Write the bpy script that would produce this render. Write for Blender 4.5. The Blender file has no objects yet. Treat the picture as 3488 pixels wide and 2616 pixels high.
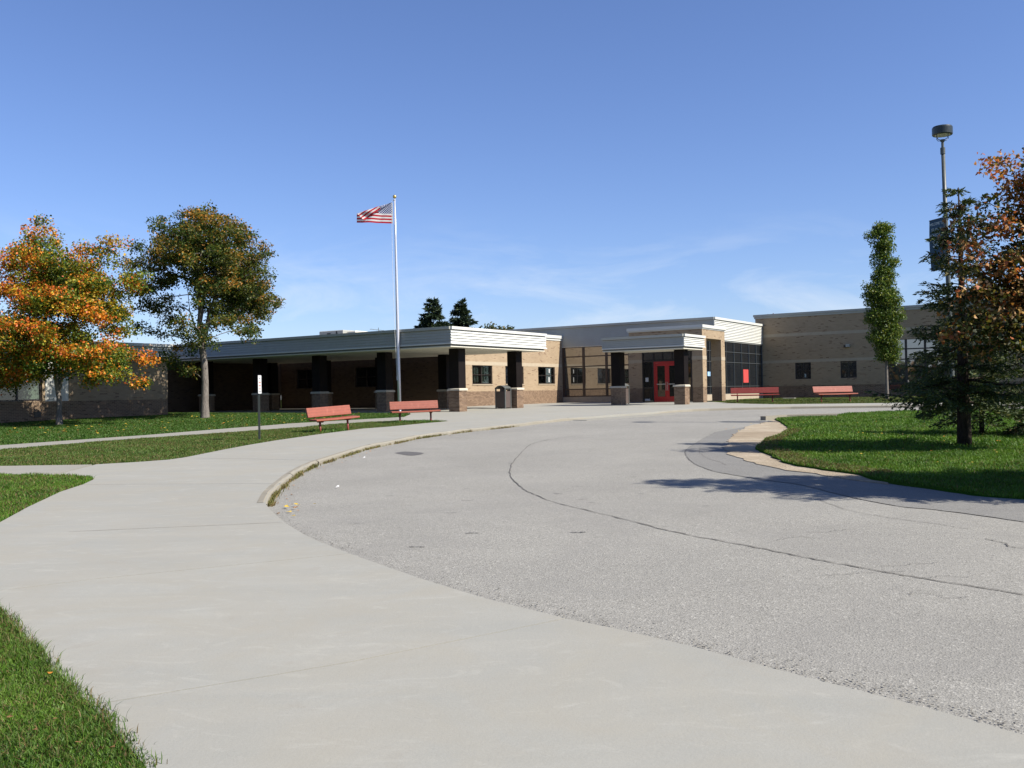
import bpy, bmesh, math, random
import numpy as np
from mathutils import Matrix, Vector, noise as mnoise
R = math.radians
random.seed(7)
rng = np.random.default_rng(11)
scene = bpy.context.scene
col = scene.collection
EYE = 1.70                                            # camera height above the pavement at its feet

# ---------------------------------------------------------------- camera
cam_data = bpy.data.cameras.new('camera')
cam_data.sensor_width = 36.0
cam_data.lens = 36.0 * 3246 / 3488
cam_data.clip_start = 0.05
cam_data.clip_end = 3000
cam = bpy.data.objects.new('camera', cam_data)
col.objects.link(cam)
ROLL, PITCH = 0.0192, 0.00995
_f = Vector((0, math.cos(PITCH), math.sin(PITCH)))
_r = Vector((math.cos(ROLL), math.sin(ROLL) * math.sin(PITCH), -math.sin(ROLL) * math.cos(PITCH)))
_u = (-_f).cross(_r)
_m = Matrix((_r, _u, -_f)).transposed().to_4x4()
_m.translation = (0, 0, EYE)
cam.matrix_world = _m
scene.camera = cam
scene.render.resolution_x, scene.render.resolution_y = 1024, 768

# ---------------------------------------------------------------- sky and sun
SUN_ELEV = R(42.5)
SUN_DIR = Vector((0.906 * math.cos(SUN_ELEV), -0.424 * math.cos(SUN_ELEV), math.sin(SUN_ELEV))).normalized()
world = bpy.data.worlds.new('World')
scene.world = world
world.use_nodes = True
wt = world.node_tree
wt.nodes.clear()
w_out = wt.nodes.new('ShaderNodeOutputWorld')
w_bg = wt.nodes.new('ShaderNodeBackground')
w_sky = wt.nodes.new('ShaderNodeTexSky')
w_sky.sky_type = 'NISHITA'
w_sky.sun_disc = False
w_sky.sun_elevation = SUN_ELEV
w_sky.sun_rotation = math.atan2(SUN_DIR.x, SUN_DIR.y)
w_sky.altitude = 200
w_sky.air_density = 1.0
w_sky.dust_density = 0.35
w_sky.ozone_density = 3.0
w_bg.inputs['Strength'].default_value = 0.0665
# thin cirrus: streaks of noise over the view direction, densest low down
w_tc = wt.nodes.new('ShaderNodeTexCoord')
w_map = wt.nodes.new('ShaderNodeMapping')
w_map.inputs['Scale'].default_value = (3.2, 3.2, 11.0)
w_map.inputs['Rotation'].default_value = (0.0, 0.10, 0.0)
w_n = wt.nodes.new('ShaderNodeTexNoise')
w_n.inputs['Scale'].default_value = 1.9
w_n.inputs['Detail'].default_value = 9
w_n.inputs['Roughness'].default_value = 0.60
w_n.inputs['Distortion'].default_value = 0.5
w_r = wt.nodes.new('ShaderNodeValToRGB')
w_r.color_ramp.elements[0].position = 0.46
w_r.color_ramp.elements[1].position = 0.78
w_sep = wt.nodes.new('ShaderNodeSeparateXYZ')
w_h = wt.nodes.new('ShaderNodeMapRange')
w_h.inputs['From Min'].default_value = 0.20
w_h.inputs['From Max'].default_value = 0.03
w_h.inputs['To Min'].default_value = 0.0
w_h.inputs['To Max'].default_value = 0.95
w_h.interpolation_type = 'SMOOTHSTEP'
w_mul = wt.nodes.new('ShaderNodeMath')
w_mul.operation = 'MULTIPLY'
w_mix = wt.nodes.new('ShaderNodeMix')
w_mix.data_type = 'RGBA'
w_mix.inputs['B'].default_value = (7.4, 8.0, 8.8, 1)
w_tint = wt.nodes.new('ShaderNodeMix')
w_tint.data_type = 'RGBA'
w_tint.blend_type = 'MULTIPLY'
w_tint.inputs['Factor'].default_value = 1.0
w_tint.inputs['B'].default_value = (1.0, 1.06, 1.36, 1)
L = wt.links.new
L(w_tc.outputs['Generated'], w_map.inputs['Vector'])
L(w_map.outputs['Vector'], w_n.inputs['Vector'])
L(w_n.outputs['Fac'], w_r.inputs['Fac'])
L(w_tc.outputs['Generated'], w_sep.inputs['Vector'])
L(w_sep.outputs['Z'], w_h.inputs['Value'])
L(w_r.outputs['Color'], w_mul.inputs[0])
L(w_h.outputs['Result'], w_mul.inputs[1])
L(w_sky.outputs['Color'], w_tint.inputs['A'])
L(w_mul.outputs['Value'], w_mix.inputs['Factor'])
L(w_tint.outputs['Result'], w_mix.inputs['A'])
L(w_mix.outputs['Result'], w_bg.inputs['Color'])
L(w_bg.outputs['Background'], w_out.inputs['Surface'])

sun_data = bpy.data.lights.new('sun', 'SUN')
sun_data.energy = 5.0
sun_data.angle = R(0.53)
sun_data.color = (1.0, 0.945, 0.85)
sun = bpy.data.objects.new('sun', sun_data)
col.objects.link(sun)
sun.rotation_euler = SUN_DIR.to_track_quat('Z', 'Y').to_euler()
sun.location = (40, -20, 40)

scene.view_settings.view_transform = 'Standard'
scene.view_settings.look = 'None'
scene.view_settings.gamma = 1.0
scene.view_settings.use_curve_mapping = False
scene.view_settings.exposure = 0.80

# ---------------------------------------------------------------- helpers
def tag(o, label=None, cat=None, group=None, kind=None):
    if label: o['label'] = label
    if cat: o['category'] = cat
    if group: o['group'] = group
    if kind: o['kind'] = kind
    return o

def empty(name, loc=(0, 0, 0), rz=0.0, parent=None):
    o = bpy.data.objects.new(name, None)
    o.empty_display_size = 0.3
    col.objects.link(o)
    o.location = loc
    o.rotation_euler = (0, 0, rz)
    if parent: o.parent = parent
    return o

def link_mesh(name, me, m, parent=None, smooth=False):
    if m is not None:
        for mm in (m if isinstance(m, (list, tuple)) else [m]): me.materials.append(mm)
    if smooth: me.polygons.foreach_set('use_smooth', [True] * len(me.polygons))
    o = bpy.data.objects.new(name, me)
    col.objects.link(o)
    if parent: o.parent = parent
    return o

def np_mesh(name, verts, faces, m, parent=None, colors=None, smooth=False, k=None):
    """fast mesh from an (n,3) array and an (f,k) index array; colors per vertex"""
    me = bpy.data.meshes.new(name)
    verts = np.asarray(verts, np.float32); faces = np.asarray(faces, np.int32)
    k = faces.shape[1]
    me.vertices.add(len(verts)); me.vertices.foreach_set('co', verts.ravel())
    me.loops.add(faces.size); me.loops.foreach_set('vertex_index', faces.ravel())
    me.polygons.add(len(faces))
    me.polygons.foreach_set('loop_start', np.arange(0, faces.size, k, dtype=np.int32))
    me.polygons.foreach_set('loop_total', np.full(len(faces), k, np.int32))
    if colors is not None:
        ca = me.color_attributes.new('Col', 'FLOAT_COLOR', 'POINT')
        c = np.ones((len(verts), 4), np.float32); c[:, :3] = colors
        ca.data.foreach_set('color', c.ravel())
    me.update(calc_edges=True)
    me.validate()
    return link_mesh(name, me, m, parent, smooth)

class MB:
    """collects simple solids; build() links them as one mesh object"""
    def __init__(self): self.v = []; self.f = []
    def box(self, x0, x1, y0, y1, z0, z1):
        b = len(self.v)
        self.v += [(x0,y0,z0),(x1,y0,z0),(x1,y1,z0),(x0,y1,z0),(x0,y0,z1),(x1,y0,z1),(x1,y1,z1),(x0,y1,z1)]
        self.f += [tuple(b+i for i in q) for q in ((0,3,2,1),(4,5,6,7),(0,1,5,4),(1,2,6,5),(2,3,7,6),(3,0,4,7))]
        return self
    def cbox(self, x0, x1, y0, y1, z0, z1, c):
        """box with its top edges chamfered by c"""
        b = len(self.v)
        self.v += [(x0,y0,z0),(x1,y0,z0),(x1,y1,z0),(x0,y1,z0),(x0,y0,z1-c),(x1,y0,z1-c),(x1,y1,z1-c),(x0,y1,z1-c),
                   (x0+c,y0+c,z1),(x1-c,y0+c,z1),(x1-c,y1-c,z1),(x0+c,y1-c,z1)]
        q = [(0,3,2,1),(0,1,5,4),(1,2,6,5),(2,3,7,6),(3,0,4,7),(4,5,9,8),(5,6,10,9),(6,7,11,10),(7,4,8,11),(8,9,10,11)]
        self.f += [tuple(b+i for i in f) for f in q]
        return self
    def prism(self, prof, axis, a0, a1):
        """profile (p,q) extruded along axis 'x','y' or 'z'"""
        n = len(prof); b = len(self.v)
        for a in (a0, a1):
            for p, q in prof:
                self.v.append((a,p,q) if axis == 'x' else (p,a,q) if axis == 'y' else (p,q,a))
        self.f.append(tuple(b+i for i in range(n))[::-1]); self.f.append(tuple(b+n+i for i in range(n)))
        for i in range(n):
            j = (i+1) % n
            self.f.append((b+i, b+j, b+n+j, b+n+i))
        return self
    def tube(self, pts, rad, n=8, cap=True):
        """swept tube through pts with radius or radii"""
        pts = [Vector(p) for p in pts]
        if not isinstance(rad, (list, tuple)): rad = [rad]*len(pts)
        b = len(self.v)
        for i, p in enumerate(pts):
            d = (pts[min(i+1, len(pts)-1)] - pts[max(i-1, 0)]).normalized()
            a = Vector((0,0,1)) if abs(d.z) < 0.9 else Vector((1,0,0))
            s = d.cross(a).normalized(); t = d.cross(s)
            for k in range(n):
                an = 2*math.pi*k/n
                self.v.append(tuple(p + (s*math.cos(an) + t*math.sin(an))*rad[i]))
        for i in range(len(pts)-1):
            for k in range(n):
                k2 = (k+1) % n
                self.f.append((b+i*n+k, b+i*n+k2, b+(i+1)*n+k2, b+(i+1)*n+k))
        if cap:
            self.f.append(tuple(b+k for k in range(n))[::-1])
            e = b+(len(pts)-1)*n
            self.f.append(tuple(e+k for k in range(n)))
        return self
    def build(self, name, m, parent=None, smooth=False, off=(0,0,0)):
        me = bpy.data.meshes.new(name)
        v = self.v if off == (0,0,0) else [(x-off[0], y-off[1], z-off[2]) for x, y, z in self.v]
        me.from_pydata(v, [], self.f)
        bm = bmesh.new(); bm.from_mesh(me)
        bmesh.ops.recalc_face_normals(bm, faces=bm.faces)
        bm.to_mesh(me); bm.free()
        return link_mesh(name, me, m, parent, smooth)

def copy_tree(o, parent=None):
    c = o.copy(); col.objects.link(c)
    if parent: c.parent = parent
    for ch in o.children: copy_tree(ch, c)
    return c

# ---------------------------------------------------------------- ground height
KY = [-60, 0, 29.5, 35.4, 43, 47, 51, 56, 62, 500]
KZ = [0.0, 0.0, 0.59, 0.69, 0.90, 0.955, 0.99, 1.01, 1.02, 1.02]
def zg(y): return float(np.interp(y, KY, KZ))
def road_off(y):
    t = min(max((y-10.5)/3.5, 0), 1)
    return -0.09*t*t*(3-2*t)
CUTS = sorted(set(KY[1:-1] + [10.5 + .5*i for i in range(8)] + [4, 7, 18, 22, 26]))
ZERO = lambda y: 0.0

def sheet(name, poly, off, m, parent=None, skirt=0.0, kind=None, wob=0.0):
    """a sheet over the plan polygon, following the ground, lifted by off (number or function of y)"""
    f = off if callable(off) else (lambda y: off)
    bm = bmesh.new()
    pts = []
    for i, (x, y) in enumerate(poly):
        pts.append((x, y))
        if wob:
            x2, y2 = poly[(i+1) % len(poly)]
            d = math.hypot(x2-x, y2-y)
            n = int(min(d/0.25, 40))
            for k in range(1, n):
                t = k/n
                nx, ny = -(y2-y)/d, (x2-x)/d
                px, py = x+(x2-x)*t, y+(y2-y)*t
                w = wob*mnoise.noise(Vector((px*1.7, py*1.7, 3.1)))
                pts.append((px+nx*w, py+ny*w))
    face = bm.faces.new([bm.verts.new((x, y, 0)) for x, y in pts])
    bmesh.ops.triangulate(bm, faces=[face])
    ys = [y for _, y in poly]
    for c in CUTS:
        if min(ys) < c < max(ys):
            bmesh.ops.bisect_plane(bm, geom=bm.verts[:]+bm.edges[:]+bm.faces[:], plane_co=(0,c,0), plane_no=(0,1,0))
    bmesh.ops.recalc_face_normals(bm, faces=bm.faces)
    if bm.faces and sum(fc.normal.z for fc in bm.faces) < 0: bmesh.ops.reverse_faces(bm, faces=bm.faces)
    if skirt:
        be = [e for e in bm.edges if e.is_boundary]
        r = bmesh.ops.extrude_edge_only(bm, edges=be)
        low = {v for v in r['geom'] if isinstance(v, bmesh.types.BMVert)}
    else: low = set()
    for v in bm.verts:
        v.co.z = zg(v.co.y) + f(v.co.y) - (skirt if v in low else 0)
    me = bpy.data.meshes.new(name); bm.to_mesh(me); bm.free()
    o = link_mesh(name, me, m, parent)
    if kind: o['kind'] = kind
    return o

# ---------------------------------------------------------------- materials
class N:
    """tiny node-graph helper"""
    def __init__(self, name):
        self.m = bpy.data.materials.new(name); self.m.use_nodes = True
        self.t = self.m.node_tree; self.t.nodes.clear()
        self.out = self.t.nodes.new('ShaderNodeOutputMaterial')
    def n(self, typ, **kw):
        nd = self.t.nodes.new(typ)
        for k, v in kw.items():
            if hasattr(nd, k) and k not in nd.inputs: setattr(nd, k, v)
            else: self.put(nd, k, v)
        return nd
    def put(self, nd, k, v):
        s = nd.inputs[k]
        if isinstance(v, bpy.types.NodeSocket): self.t.links.new(v, s)
        else: s.default_value = v
    def coord(self, scale=(1,1,1), which='Object'):
        tc = self.n('ShaderNodeTexCoord')
        mp = self.n('ShaderNodeMapping', Vector=tc.outputs[which], Scale=scale)
        return mp.outputs[0]
    def noise(self, vec, scale, detail=4, rough=.6, dist=0.0):
        nd = self.n('ShaderNodeTexNoise', Scale=scale, Detail=detail, Roughness=rough, Distortion=dist)
        self.put(nd, 'Vector', vec); return nd.outputs['Fac']
    def ramp(self, fac, stops):
        nd = self.n('ShaderNodeValToRGB'); self.put(nd, 'Fac', fac)
        e = nd.color_ramp.elements
        while len(e) < len(stops): e.new(0.5)
        for el, (p, c) in zip(e, stops):
            el.position = p; el.color = (c, c, c, 1) if not hasattr(c, '__len__') else (*c, 1)
        return nd.outputs['Color']
    def mix(self, fac, a, b, mode='MIX'):
        nd = self.n('ShaderNodeMix', data_type='RGBA', blend_type=mode)
        for k, v in (('Factor', fac), ('A', a), ('B', b)):
            if isinstance(v, tuple) and len(v) == 3: v = (*v, 1)
            self.put(nd, k, v)
        return nd.outputs['Result']
    def math(self, op, a, b=0.0, c=None):
        nd = self.n('ShaderNodeMath', operation=op)
        for i, v in enumerate((a, b) if c is None else (a, b, c)):
            if isinstance(v, bpy.types.NodeSocket): self.t.links.new(v, nd.inputs[i])
            else: nd.inputs[i].default_value = v
        return nd.outputs[0]
    def bump(self, h, strength=.3, dist=.02):
        nd = self.n('ShaderNodeBump', Strength=strength, Distance=dist); self.put(nd, 'Height', h)
        return nd.outputs[0]
    def bsdf(self, color, rough=.6, metal=0.0, spec=.5, normal=None, **kw):
        nd = self.n('ShaderNodeBsdfPrincipled')
        if isinstance(color, tuple) and len(color) == 3: color = (*color, 1)
        self.put(nd, 'Base Color', color); self.put(nd, 'Roughness', rough); self.put(nd, 'Metallic', metal)
        self.put(nd, 'Specular IOR Level', spec)
        if normal is not None: self.put(nd, 'Normal', normal)
        for k, v in kw.items(): self.put(nd, k.replace('_', ' '), v)
        return nd.outputs[0]
    def done(self, sh):
        self.t.links.new(sh, self.out.inputs['Surface']); return self.m

def paint(name, c, rough=.5, metal=0.0, var=.12, scale=6.0, spec=.5, bumps=0.0):
    g = N(name); v = g.coord()
    n1 = g.noise(v, scale, 5, .65)
    cc = g.mix(g.ramp(n1, [(.3, 0.0), (.7, 1.0)]), tuple(x*(1-var) for x in c), tuple(min(x*(1+var), 1) for x in c))
    rr = g.math('ADD', g.math('MULTIPLY', g.noise(v, scale*2.3, 3), .25), rough-.12)
    nm = g.bump(g.noise(v, scale*12, 3), bumps, .01) if bumps else None
    return g.done(g.bsdf(cc, rr, metal, spec, nm))

def concrete_mat(name, base, stain=1.0):
    g = N(name); v = g.coord()
    big = g.noise(v, .35, 4, .6, .4)
    streak = g.noise(g.coord((.5, 2.2, 1)), 1.1, 6, .62, .6)
    fine = g.noise(v, 55, 3, .7)
    c = g.mix(g.ramp(big, [(.3, 0.), (.72, 1.)]), tuple(x*.90 for x in base), tuple(x*1.06 for x in base))
    c = g.mix(g.ramp(streak, [(.35, 0.), (.7, .75)]), c, tuple(x*y for x, y in zip(base, (.86, .88, .90))))
    c = g.mix(g.ramp(g.noise(g.coord((1, 1.8, 1)), 1.7, 5, .6, 1.2), [(.60, 0.), (.72, .5*stain)]), c, tuple(x*1.20 for x in base))
    c = g.mix(g.ramp(g.noise(v, 2.3, 5, .7, .8), [(.60, 0.), (.78, .42*stain)]), c, (.235, .205, .165))
    c = g.mix(g.ramp(g.noise(v, 9, 5, .75), [(.72, 0.), (.80, .5*stain)]), c, (.22, .19, .15))
    c = g.mix(g.ramp(fine, [(.25, .22), (.6, 0.)]), c, tuple(x*.72 for x in base))
    oi = g.n('ShaderNodeObjectInfo')
    c = g.mix(g.math('MULTIPLY', oi.outputs['Random'], .10), c, tuple(x*.6 for x in base))
    c = g.mix(g.ramp(g.noise(v, .9, 5, .65, 1.0), [(.40, 0.), (.64, .70)]), c, tuple(x*y for x, y in zip(base, (.92, .895, .855))))
    c = g.mix(g.ramp(g.noise(g.coord((.8, 1.6, 1)), 2.6, 6, .7, 1.5), [(.56, 0.), (.70, .40)]), c, tuple(x*1.16 for x in base))
    c = g.mix(g.ramp(g.noise(v, 17, 5, .8, .5), [(.62, 0.), (.76, .45)]), c, tuple(x*.74 for x in base))
    c = g.mix(g.ramp(g.noise(v, 130, 2, .6), [(.66, 0.), (.74, .5)]), c, tuple(x*.55 for x in base))
    nm = g.bump(g.math('ADD', fine, g.math('MULTIPLY', g.noise(v, 6, 4), 2.0)), .22, .006)
    return g.done(g.bsdf(c, .85, 0, .15, nm))

def asphalt_mat(name, base, contrast=1.0):
    g = N(name); v = g.coord()
    vo = g.n('ShaderNodeTexVoronoi', Scale=75.0); g.put(vo, 'Vector', v)
    vo2 = g.n('ShaderNodeTexVoronoi', Scale=165.0); g.put(vo2, 'Vector', v)
    sep = g.n('ShaderNodeSeparateColor'); g.put(sep, 'Color', vo.outputs['Color'])
    sep2 = g.n('ShaderNodeSeparateColor'); g.put(sep2, 'Color', vo2.outputs['Color'])
    c = g.mix(g.ramp(g.noise(v, .28, 5, .62, .5), [(.3, 0.), (.7, 1.)]), tuple(x*.90 for x in base), tuple(x*1.08 for x in base))
    c = g.mix(g.ramp(sep.outputs[0], [(.0, .62*contrast), (.22, 0.)]), c, tuple(x*.40 for x in base))
    c = g.mix(g.ramp(sep.outputs[1], [(.80, 0.), (1., .55*contrast)]), c, tuple(min(x*1.85, .8) for x in base))
    c = g.mix(g.ramp(sep2.outputs[0], [(.0, .45*contrast), (.25, 0.)]), c, tuple(x*.45 for x in base))
    c = g.mix(g.ramp(g.noise(v, 1.3, 6, .7, .6), [(.58, 0.), (.75, .35)]), c, tuple(x*.72 for x in base))
    c = g.mix(g.ramp(g.noise(g.coord((.55, 1.2, 1)), 4.5, 4, .7, .4), [(.69, 0.), (.77, .6)]), c, tuple(x*.50 for x in base))
    c = g.mix(g.ramp(g.noise(v, .55, 5, .6, 1.2), [(.45, 0.), (.68, .4)]), c, tuple(x*y for x, y in zip(base, (.80, .80, .82))))
    c = g.mix(g.ramp(g.noise(v, 3.1, 4, .6), [(.70, 0.), (.80, .5)]), c, tuple(x*.45 for x in base))
    h = g.math('ADD', vo.outputs['Distance'], g.math('MULTIPLY', vo2.outputs['Distance'], .5))
    nm = g.bump(h, .40, .010)
    return g.done(g.bsdf(c, .9, 0, .12, nm))

def soil_mat(name, a, b, c3, scale=3.0):
    g = N(name); v = g.coord()
    c = g.mix(g.ramp(g.noise(v, scale, 6, .7), [(.35, 0.), (.68, 1.)]), a, b)
    c = g.mix(g.ramp(g.noise(v, scale*.22, 4, .6, .5), [(.42, 0.), (.70, .8)]), c, c3)
    c = g.mix(g.ramp(g.noise(v, scale*14, 3, .7), [(.3, .45), (.6, 0.)]), c, tuple(x*.5 for x in a))
    return g.done(g.bsdf(c, 1.0, 0, .0, g.bump(g.noise(v, scale*9, 5, .7), .8, .04)))

def attr_mat(name, rough=.6, trans=.35, spec=.3, var=.0):
    """vertex coloured foliage with some light passing through"""
    g = N(name)
    a = g.n('ShaderNodeAttribute', attribute_name='Col')
    c = a.outputs['Color']
    p = g.bsdf(c, rough, 0, spec)
    t = g.n('ShaderNodeBsdfTranslucent'); g.put(t, 'Color', g.mix(.5, c, g.mix(1.0, c, (1.0, 1.0, .35), 'MULTIPLY')))
    mx = g.n('ShaderNodeMixShader'); g.put(mx, 'Fac', trans)
    g.t.links.new(p, mx.inputs[1]); g.t.links.new(t.outputs[0], mx.inputs[2])
    return g.done(mx.outputs[0])

def brick_mat(name, c1, c2, dark, frac, mortar, bw=.203, bh=.0677, cluster=True):
    """running-bond brick over local (x+y, z); single bricks drawn from two tones plus some darker ones"""
    g = N(name)
    tc = g.n('ShaderNodeTexCoord'); s = g.n('ShaderNodeSeparateXYZ', Vector=tc.outputs['Object'])
    x = g.math('ADD', s.outputs[0], s.outputs[1]); z = s.outputs[2]
    row = g.math('FLOOR', g.math('DIVIDE', z, bh))
    half = g.math('MULTIPLY', g.math('MODULO', g.math('ABSOLUTE', row), 2.0), bw/2)
    xs = g.math('DIVIDE', g.math('ADD', x, half), bw)
    cc = g.math('FLOOR', xs)
    fx = g.math('FRACT', xs); fz = g.math('FRACT', g.math('DIVIDE', z, bh))
    cell = g.n('ShaderNodeCombineXYZ', X=cc, Y=row, Z=3.7)
    wn = g.n('ShaderNodeTexWhiteNoise', noise_dimensions='3D'); g.put(wn, 'Vector', cell.outputs[0])
    sc = g.n('ShaderNodeSeparateColor'); g.put(sc, 'Color', wn.outputs['Color'])
    c = g.mix(sc.outputs[0], c1, c2)
    pick = sc.outputs[1]
    if cluster:
        nv = g.n('ShaderNodeCombineXYZ', X=g.math('MULTIPLY', x, 1.1), Y=g.math('MULTIPLY', z, 4.2), Z=0.0)
        cl = g.noise(nv.outputs[0], 1.0, 3, .6)
        pick = g.math('ADD', pick, g.math('MULTIPLY', g.math('SUBTRACT', cl, .5), .7))
    c = g.mix(g.ramp(pick, [(max(1-frac-.06, 0.), 0.), (min(1-frac+.06, 1.), 1.)]), c, dark)
    mz = g.math('GREATER_THAN', g.math('ABSOLUTE', g.math('SUBTRACT', fz, .5)), .5-.0048/bh)
    mx = g.math('GREATER_THAN', g.math('ABSOLUTE', g.math('SUBTRACT', fx, .5)), .5-.0048/bw)
    mm = g.math('MAXIMUM', mz, mx)
    c = g.mix(g.math('MULTIPLY', mm, .85), c, mortar)
    c = g.mix(g.ramp(g.noise(tc.outputs['Object'], .7, 4, .6), [(.3, .16), (.65, 0.)]), c, tuple(k*.55 for k in c1))
    nm = g.bump(g.math('SUBTRACT', 1.0, mm), .6, .01)
    return g.done(g.bsdf(c, .85, 0, .25, nm))

def piece_mat(name, c1, c2, rough=.85):
    """one brick per object: tone from the object's random value"""
    g = N(name); oi = g.n('ShaderNodeObjectInfo')
    c = g.mix(oi.outputs['Random'], c1, c2)
    v = g.coord()
    c = g.mix(g.ramp(g.noise(v, 30, 4, .7), [(.3, .4), (.65, 0.)]), c, tuple(k*.55 for k in c1))
    return g.done(g.bsdf(c, rough, 0, .25, g.bump(g.noise(v, 60, 3), .3, .004)))

def glass_mat(name, tint=(.012, .016, .018), refl=.22, rough=.015, rc=(1, 1, 1)):
    """coated glazing in front of an unlit room: dark body with a mirror share that grows at grazing angles"""
    g = N(name)
    d = g.bsdf(tint, .25, 0, .3)
    gl = g.n('ShaderNodeBsdfGlossy', Roughness=rough); g.put(gl, 'Color', (*rc, 1))
    v = g.coord()
    g.put(gl, 'Normal', g.bump(g.noise(v, .9, 2, .4), .018, .05))
    lw = g.n('ShaderNodeLayerWeight', Blend=.35)
    fac = g.math('ADD', g.math('MULTIPLY', lw.outputs['Fresnel'], .55), refl)
    mx = g.n('ShaderNodeMixShader'); g.put(mx, 'Fac', fac)
    g.t.links.new(d, mx.inputs[1]); g.t.links.new(gl.outputs[0], mx.inputs[2])
    return g.done(mx.outputs[0])

M = {}
M['concrete'] = concrete_mat('concrete', (.302, .294, .258))
M['concrete_old'] = concrete_mat('concrete_old', (.272, .262, .226), 1.5)
M['curb'] = concrete_mat('curb', (.262, .240, .192), 2.2)
M['asphalt'] = asphalt_mat('asphalt', (.252, .243, .216))
M['asphalt_patch'] = asphalt_mat('asphalt_patch', (.195, .190, .175), .8)
M['crack'] = paint('crack', (.095, .088, .077), .95, var=.3)
M['joint'] = paint('joint', (.20, .175, .14), .95, var=.3)
M['edge_dirt'] = paint('edge_dirt', (.175, .155, .125), .95, var=.25, scale=20)
M['stain'] = paint('stain', (.085, .08, .075), .9, var=.4, scale=14)
M['turf'] = soil_mat('turf', (.028, .082, .010), (.050, .125, .016), (.075, .100, .024))
M['turf_dry'] = soil_mat('turf_dry', (.050, .085, .018), (.085, .115, .030), (.115, .105, .045))
M['field'] = soil_mat('field', (.05, .08, .02), (.08, .11, .03), (.09, .09, .04), .4)
M['sand'] = soil_mat('sand', (.34, .285, .21), (.45, .385, .295), (.25, .195, .135), 2.2)
M['blade'] = attr_mat('blade', .55, .35, .3)
M['leaf'] = attr_mat('leaf', .5, .40, .35)
M['needle'] = attr_mat('needle', .6, .18, .3)
M['litter_leaf'] = attr_mat('litter_leaf', .7, .2, .2)
M['tan'] = brick_mat('tan_brick', (.315, .232, .145), (.36, .268, .172), (.20, .13, .08), .055, (.34, .275, .195))
M['band'] = paint('stone_band', (.37, .305, .215), .85, var=.07, scale=3, bumps=.15)
M['brown'] = brick_mat('brown_brick', (.160, .106, .066), (.210, .142, .090), (.11, .07, .043), .10, (.40, .32, .23), cluster=False)
M['shade_brick'] = brick_mat('shade_brick', (.070, .045, .028), (.095, .062, .038), (.05, .03, .02), .10, (.12, .09, .06), cluster=False)  # brown brick darkened: the shade under the canopy is put into its colour
M['stone'] = paint('stone_base', (.34, .28, .205), .85, var=.10, scale=2.5, bumps=.2)
M['brick_piece'] = piece_mat('brick_piece', (.150, .098, .064), (.275, .188, .122))
M['mortar'] = paint('mortar', (.43, .35, .255), .9, var=.12, scale=20)
M['cap'] = paint('stone_cap', (.47, .42, .33), .8, var=.08, scale=8, bumps=.1)
M['white'] = paint('white_metal', (.56, .555, .505), .38, var=.03, scale=1.2)
M['grey_shade_metal'] = paint('grey_shade_metal', (.335, .335, .295), .4, var=.06, scale=1.5)  # grey metal; on fascia fronts it is white metal with shade put in
M['soffit'] = paint('soffit', (.60, .57, .47), .7, var=.05, scale=1.0)
M['bronze'] = paint('bronze_metal', (.0075, .0052, .0045), .6, var=.2, scale=2, spec=.15)
M['trim'] = paint('trim', (.15, .15, .135), .6, var=.1)
M['frame'] = paint('window_frame', (.022, .016, .013), .4, var=.2)
M['mullion'] = paint('mullion', (.045, .026, .019), .45, var=.2)
M['thin_mullion'] = paint('thin_mullion', (.07, .075, .075), .4, var=.1)
M['glass'] = glass_mat('glass')
M['glass_dark'] = glass_mat('glass_dark', (.008, .010, .013), .05)
M['glass_door'] = glass_mat('glass_door', (.010, .011, .010), .05)
M['blind'] = paint('window_blind', (.62, .68, .55), .7, var=.05)
M['curtain'] = paint('curtain', (.42, .50, .47), .8, var=.15, scale=8)
M['red_door'] = paint('red_door', (.42, .018, .016), .38, var=.08)
M['steel'] = paint('steel', (.55, .55, .54), .3, .9, var=.05)
M['roof'] = paint('roof_gravel', (.28, .26, .23), .95, var=.15, scale=20)
M['paper_red'] = paint('red_paper', (.45, .050, .045), .7, var=.06)
M['paper_blue'] = paint('blue_paper', (.30, .48, .72), .7, var=.05)
M['paper_white'] = paint('white_paper', (.52, .52, .50), .7, var=.05)
M['glass_clear'] = None
def clear_glass(name):
    g = N(name)
    tr = g.n('ShaderNodeBsdfTransparent'); g.put(tr, 'Color', (.62, .66, .64, 1))
    gl = g.n('ShaderNodeBsdfGlossy', Roughness=.02)
    lw = g.n('ShaderNodeLayerWeight', Blend=.30)
    mx = g.n('ShaderNodeMixShader'); g.put(mx, 'Fac', g.math('ADD', g.math('MULTIPLY', lw.outputs['Fresnel'], .6), .05))
    g.t.links.new(tr.outputs[0], mx.inputs[1]); g.t.links.new(gl.outputs[0], mx.inputs[2])
    return g.done(mx.outputs[0])
M['glass_clear'] = clear_glass('glass_clear')
M['black'] = paint('dark_room', (.006, .006, .006), .9)

# ================================================================ GROUND (plan coordinates in metres: x right, y ahead of the camera)
SIDE_LEFT = [(-1.64, 4.21), (-2.11, 4.85), (-2.71, 5.6), (-3.2, 6.25), (-3.85, 7.13)]
WEDGE_NEAR = [(-6.34, 11.75), (-6.71, 13.16), (-7.1, 14.93), (-7.23, 16.03), (-7.38, 16.77), (-7.64, 17.2), (-8.07, 17.51), (-9.05, 17.76), (-9.68, 17.98)]
WALK_UP = [(-10.69, 19.85), (-8.7, 19.77), (-7.96, 20.18), (-7.45, 20.63), (-7.26, 21.39), (-7.08, 23.25), (-6.88, 24.76), (-6.55, 26.47), (-5.87, 28.94), (-5.0, 31.7), (-4.22, 32.77), (-3.22, 34.74), (-2.45, 35.93)]
STRIP_UP = [(-13.33, 24.77), (-11.86, 27.5), (-8.98, 31.24), (-7.61, 33.1), (-6.79, 35.04), (-5.46, 36.35), (-4.31, 36.76), (-3.1, 36.47), (-2.45, 35.99)]
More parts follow.
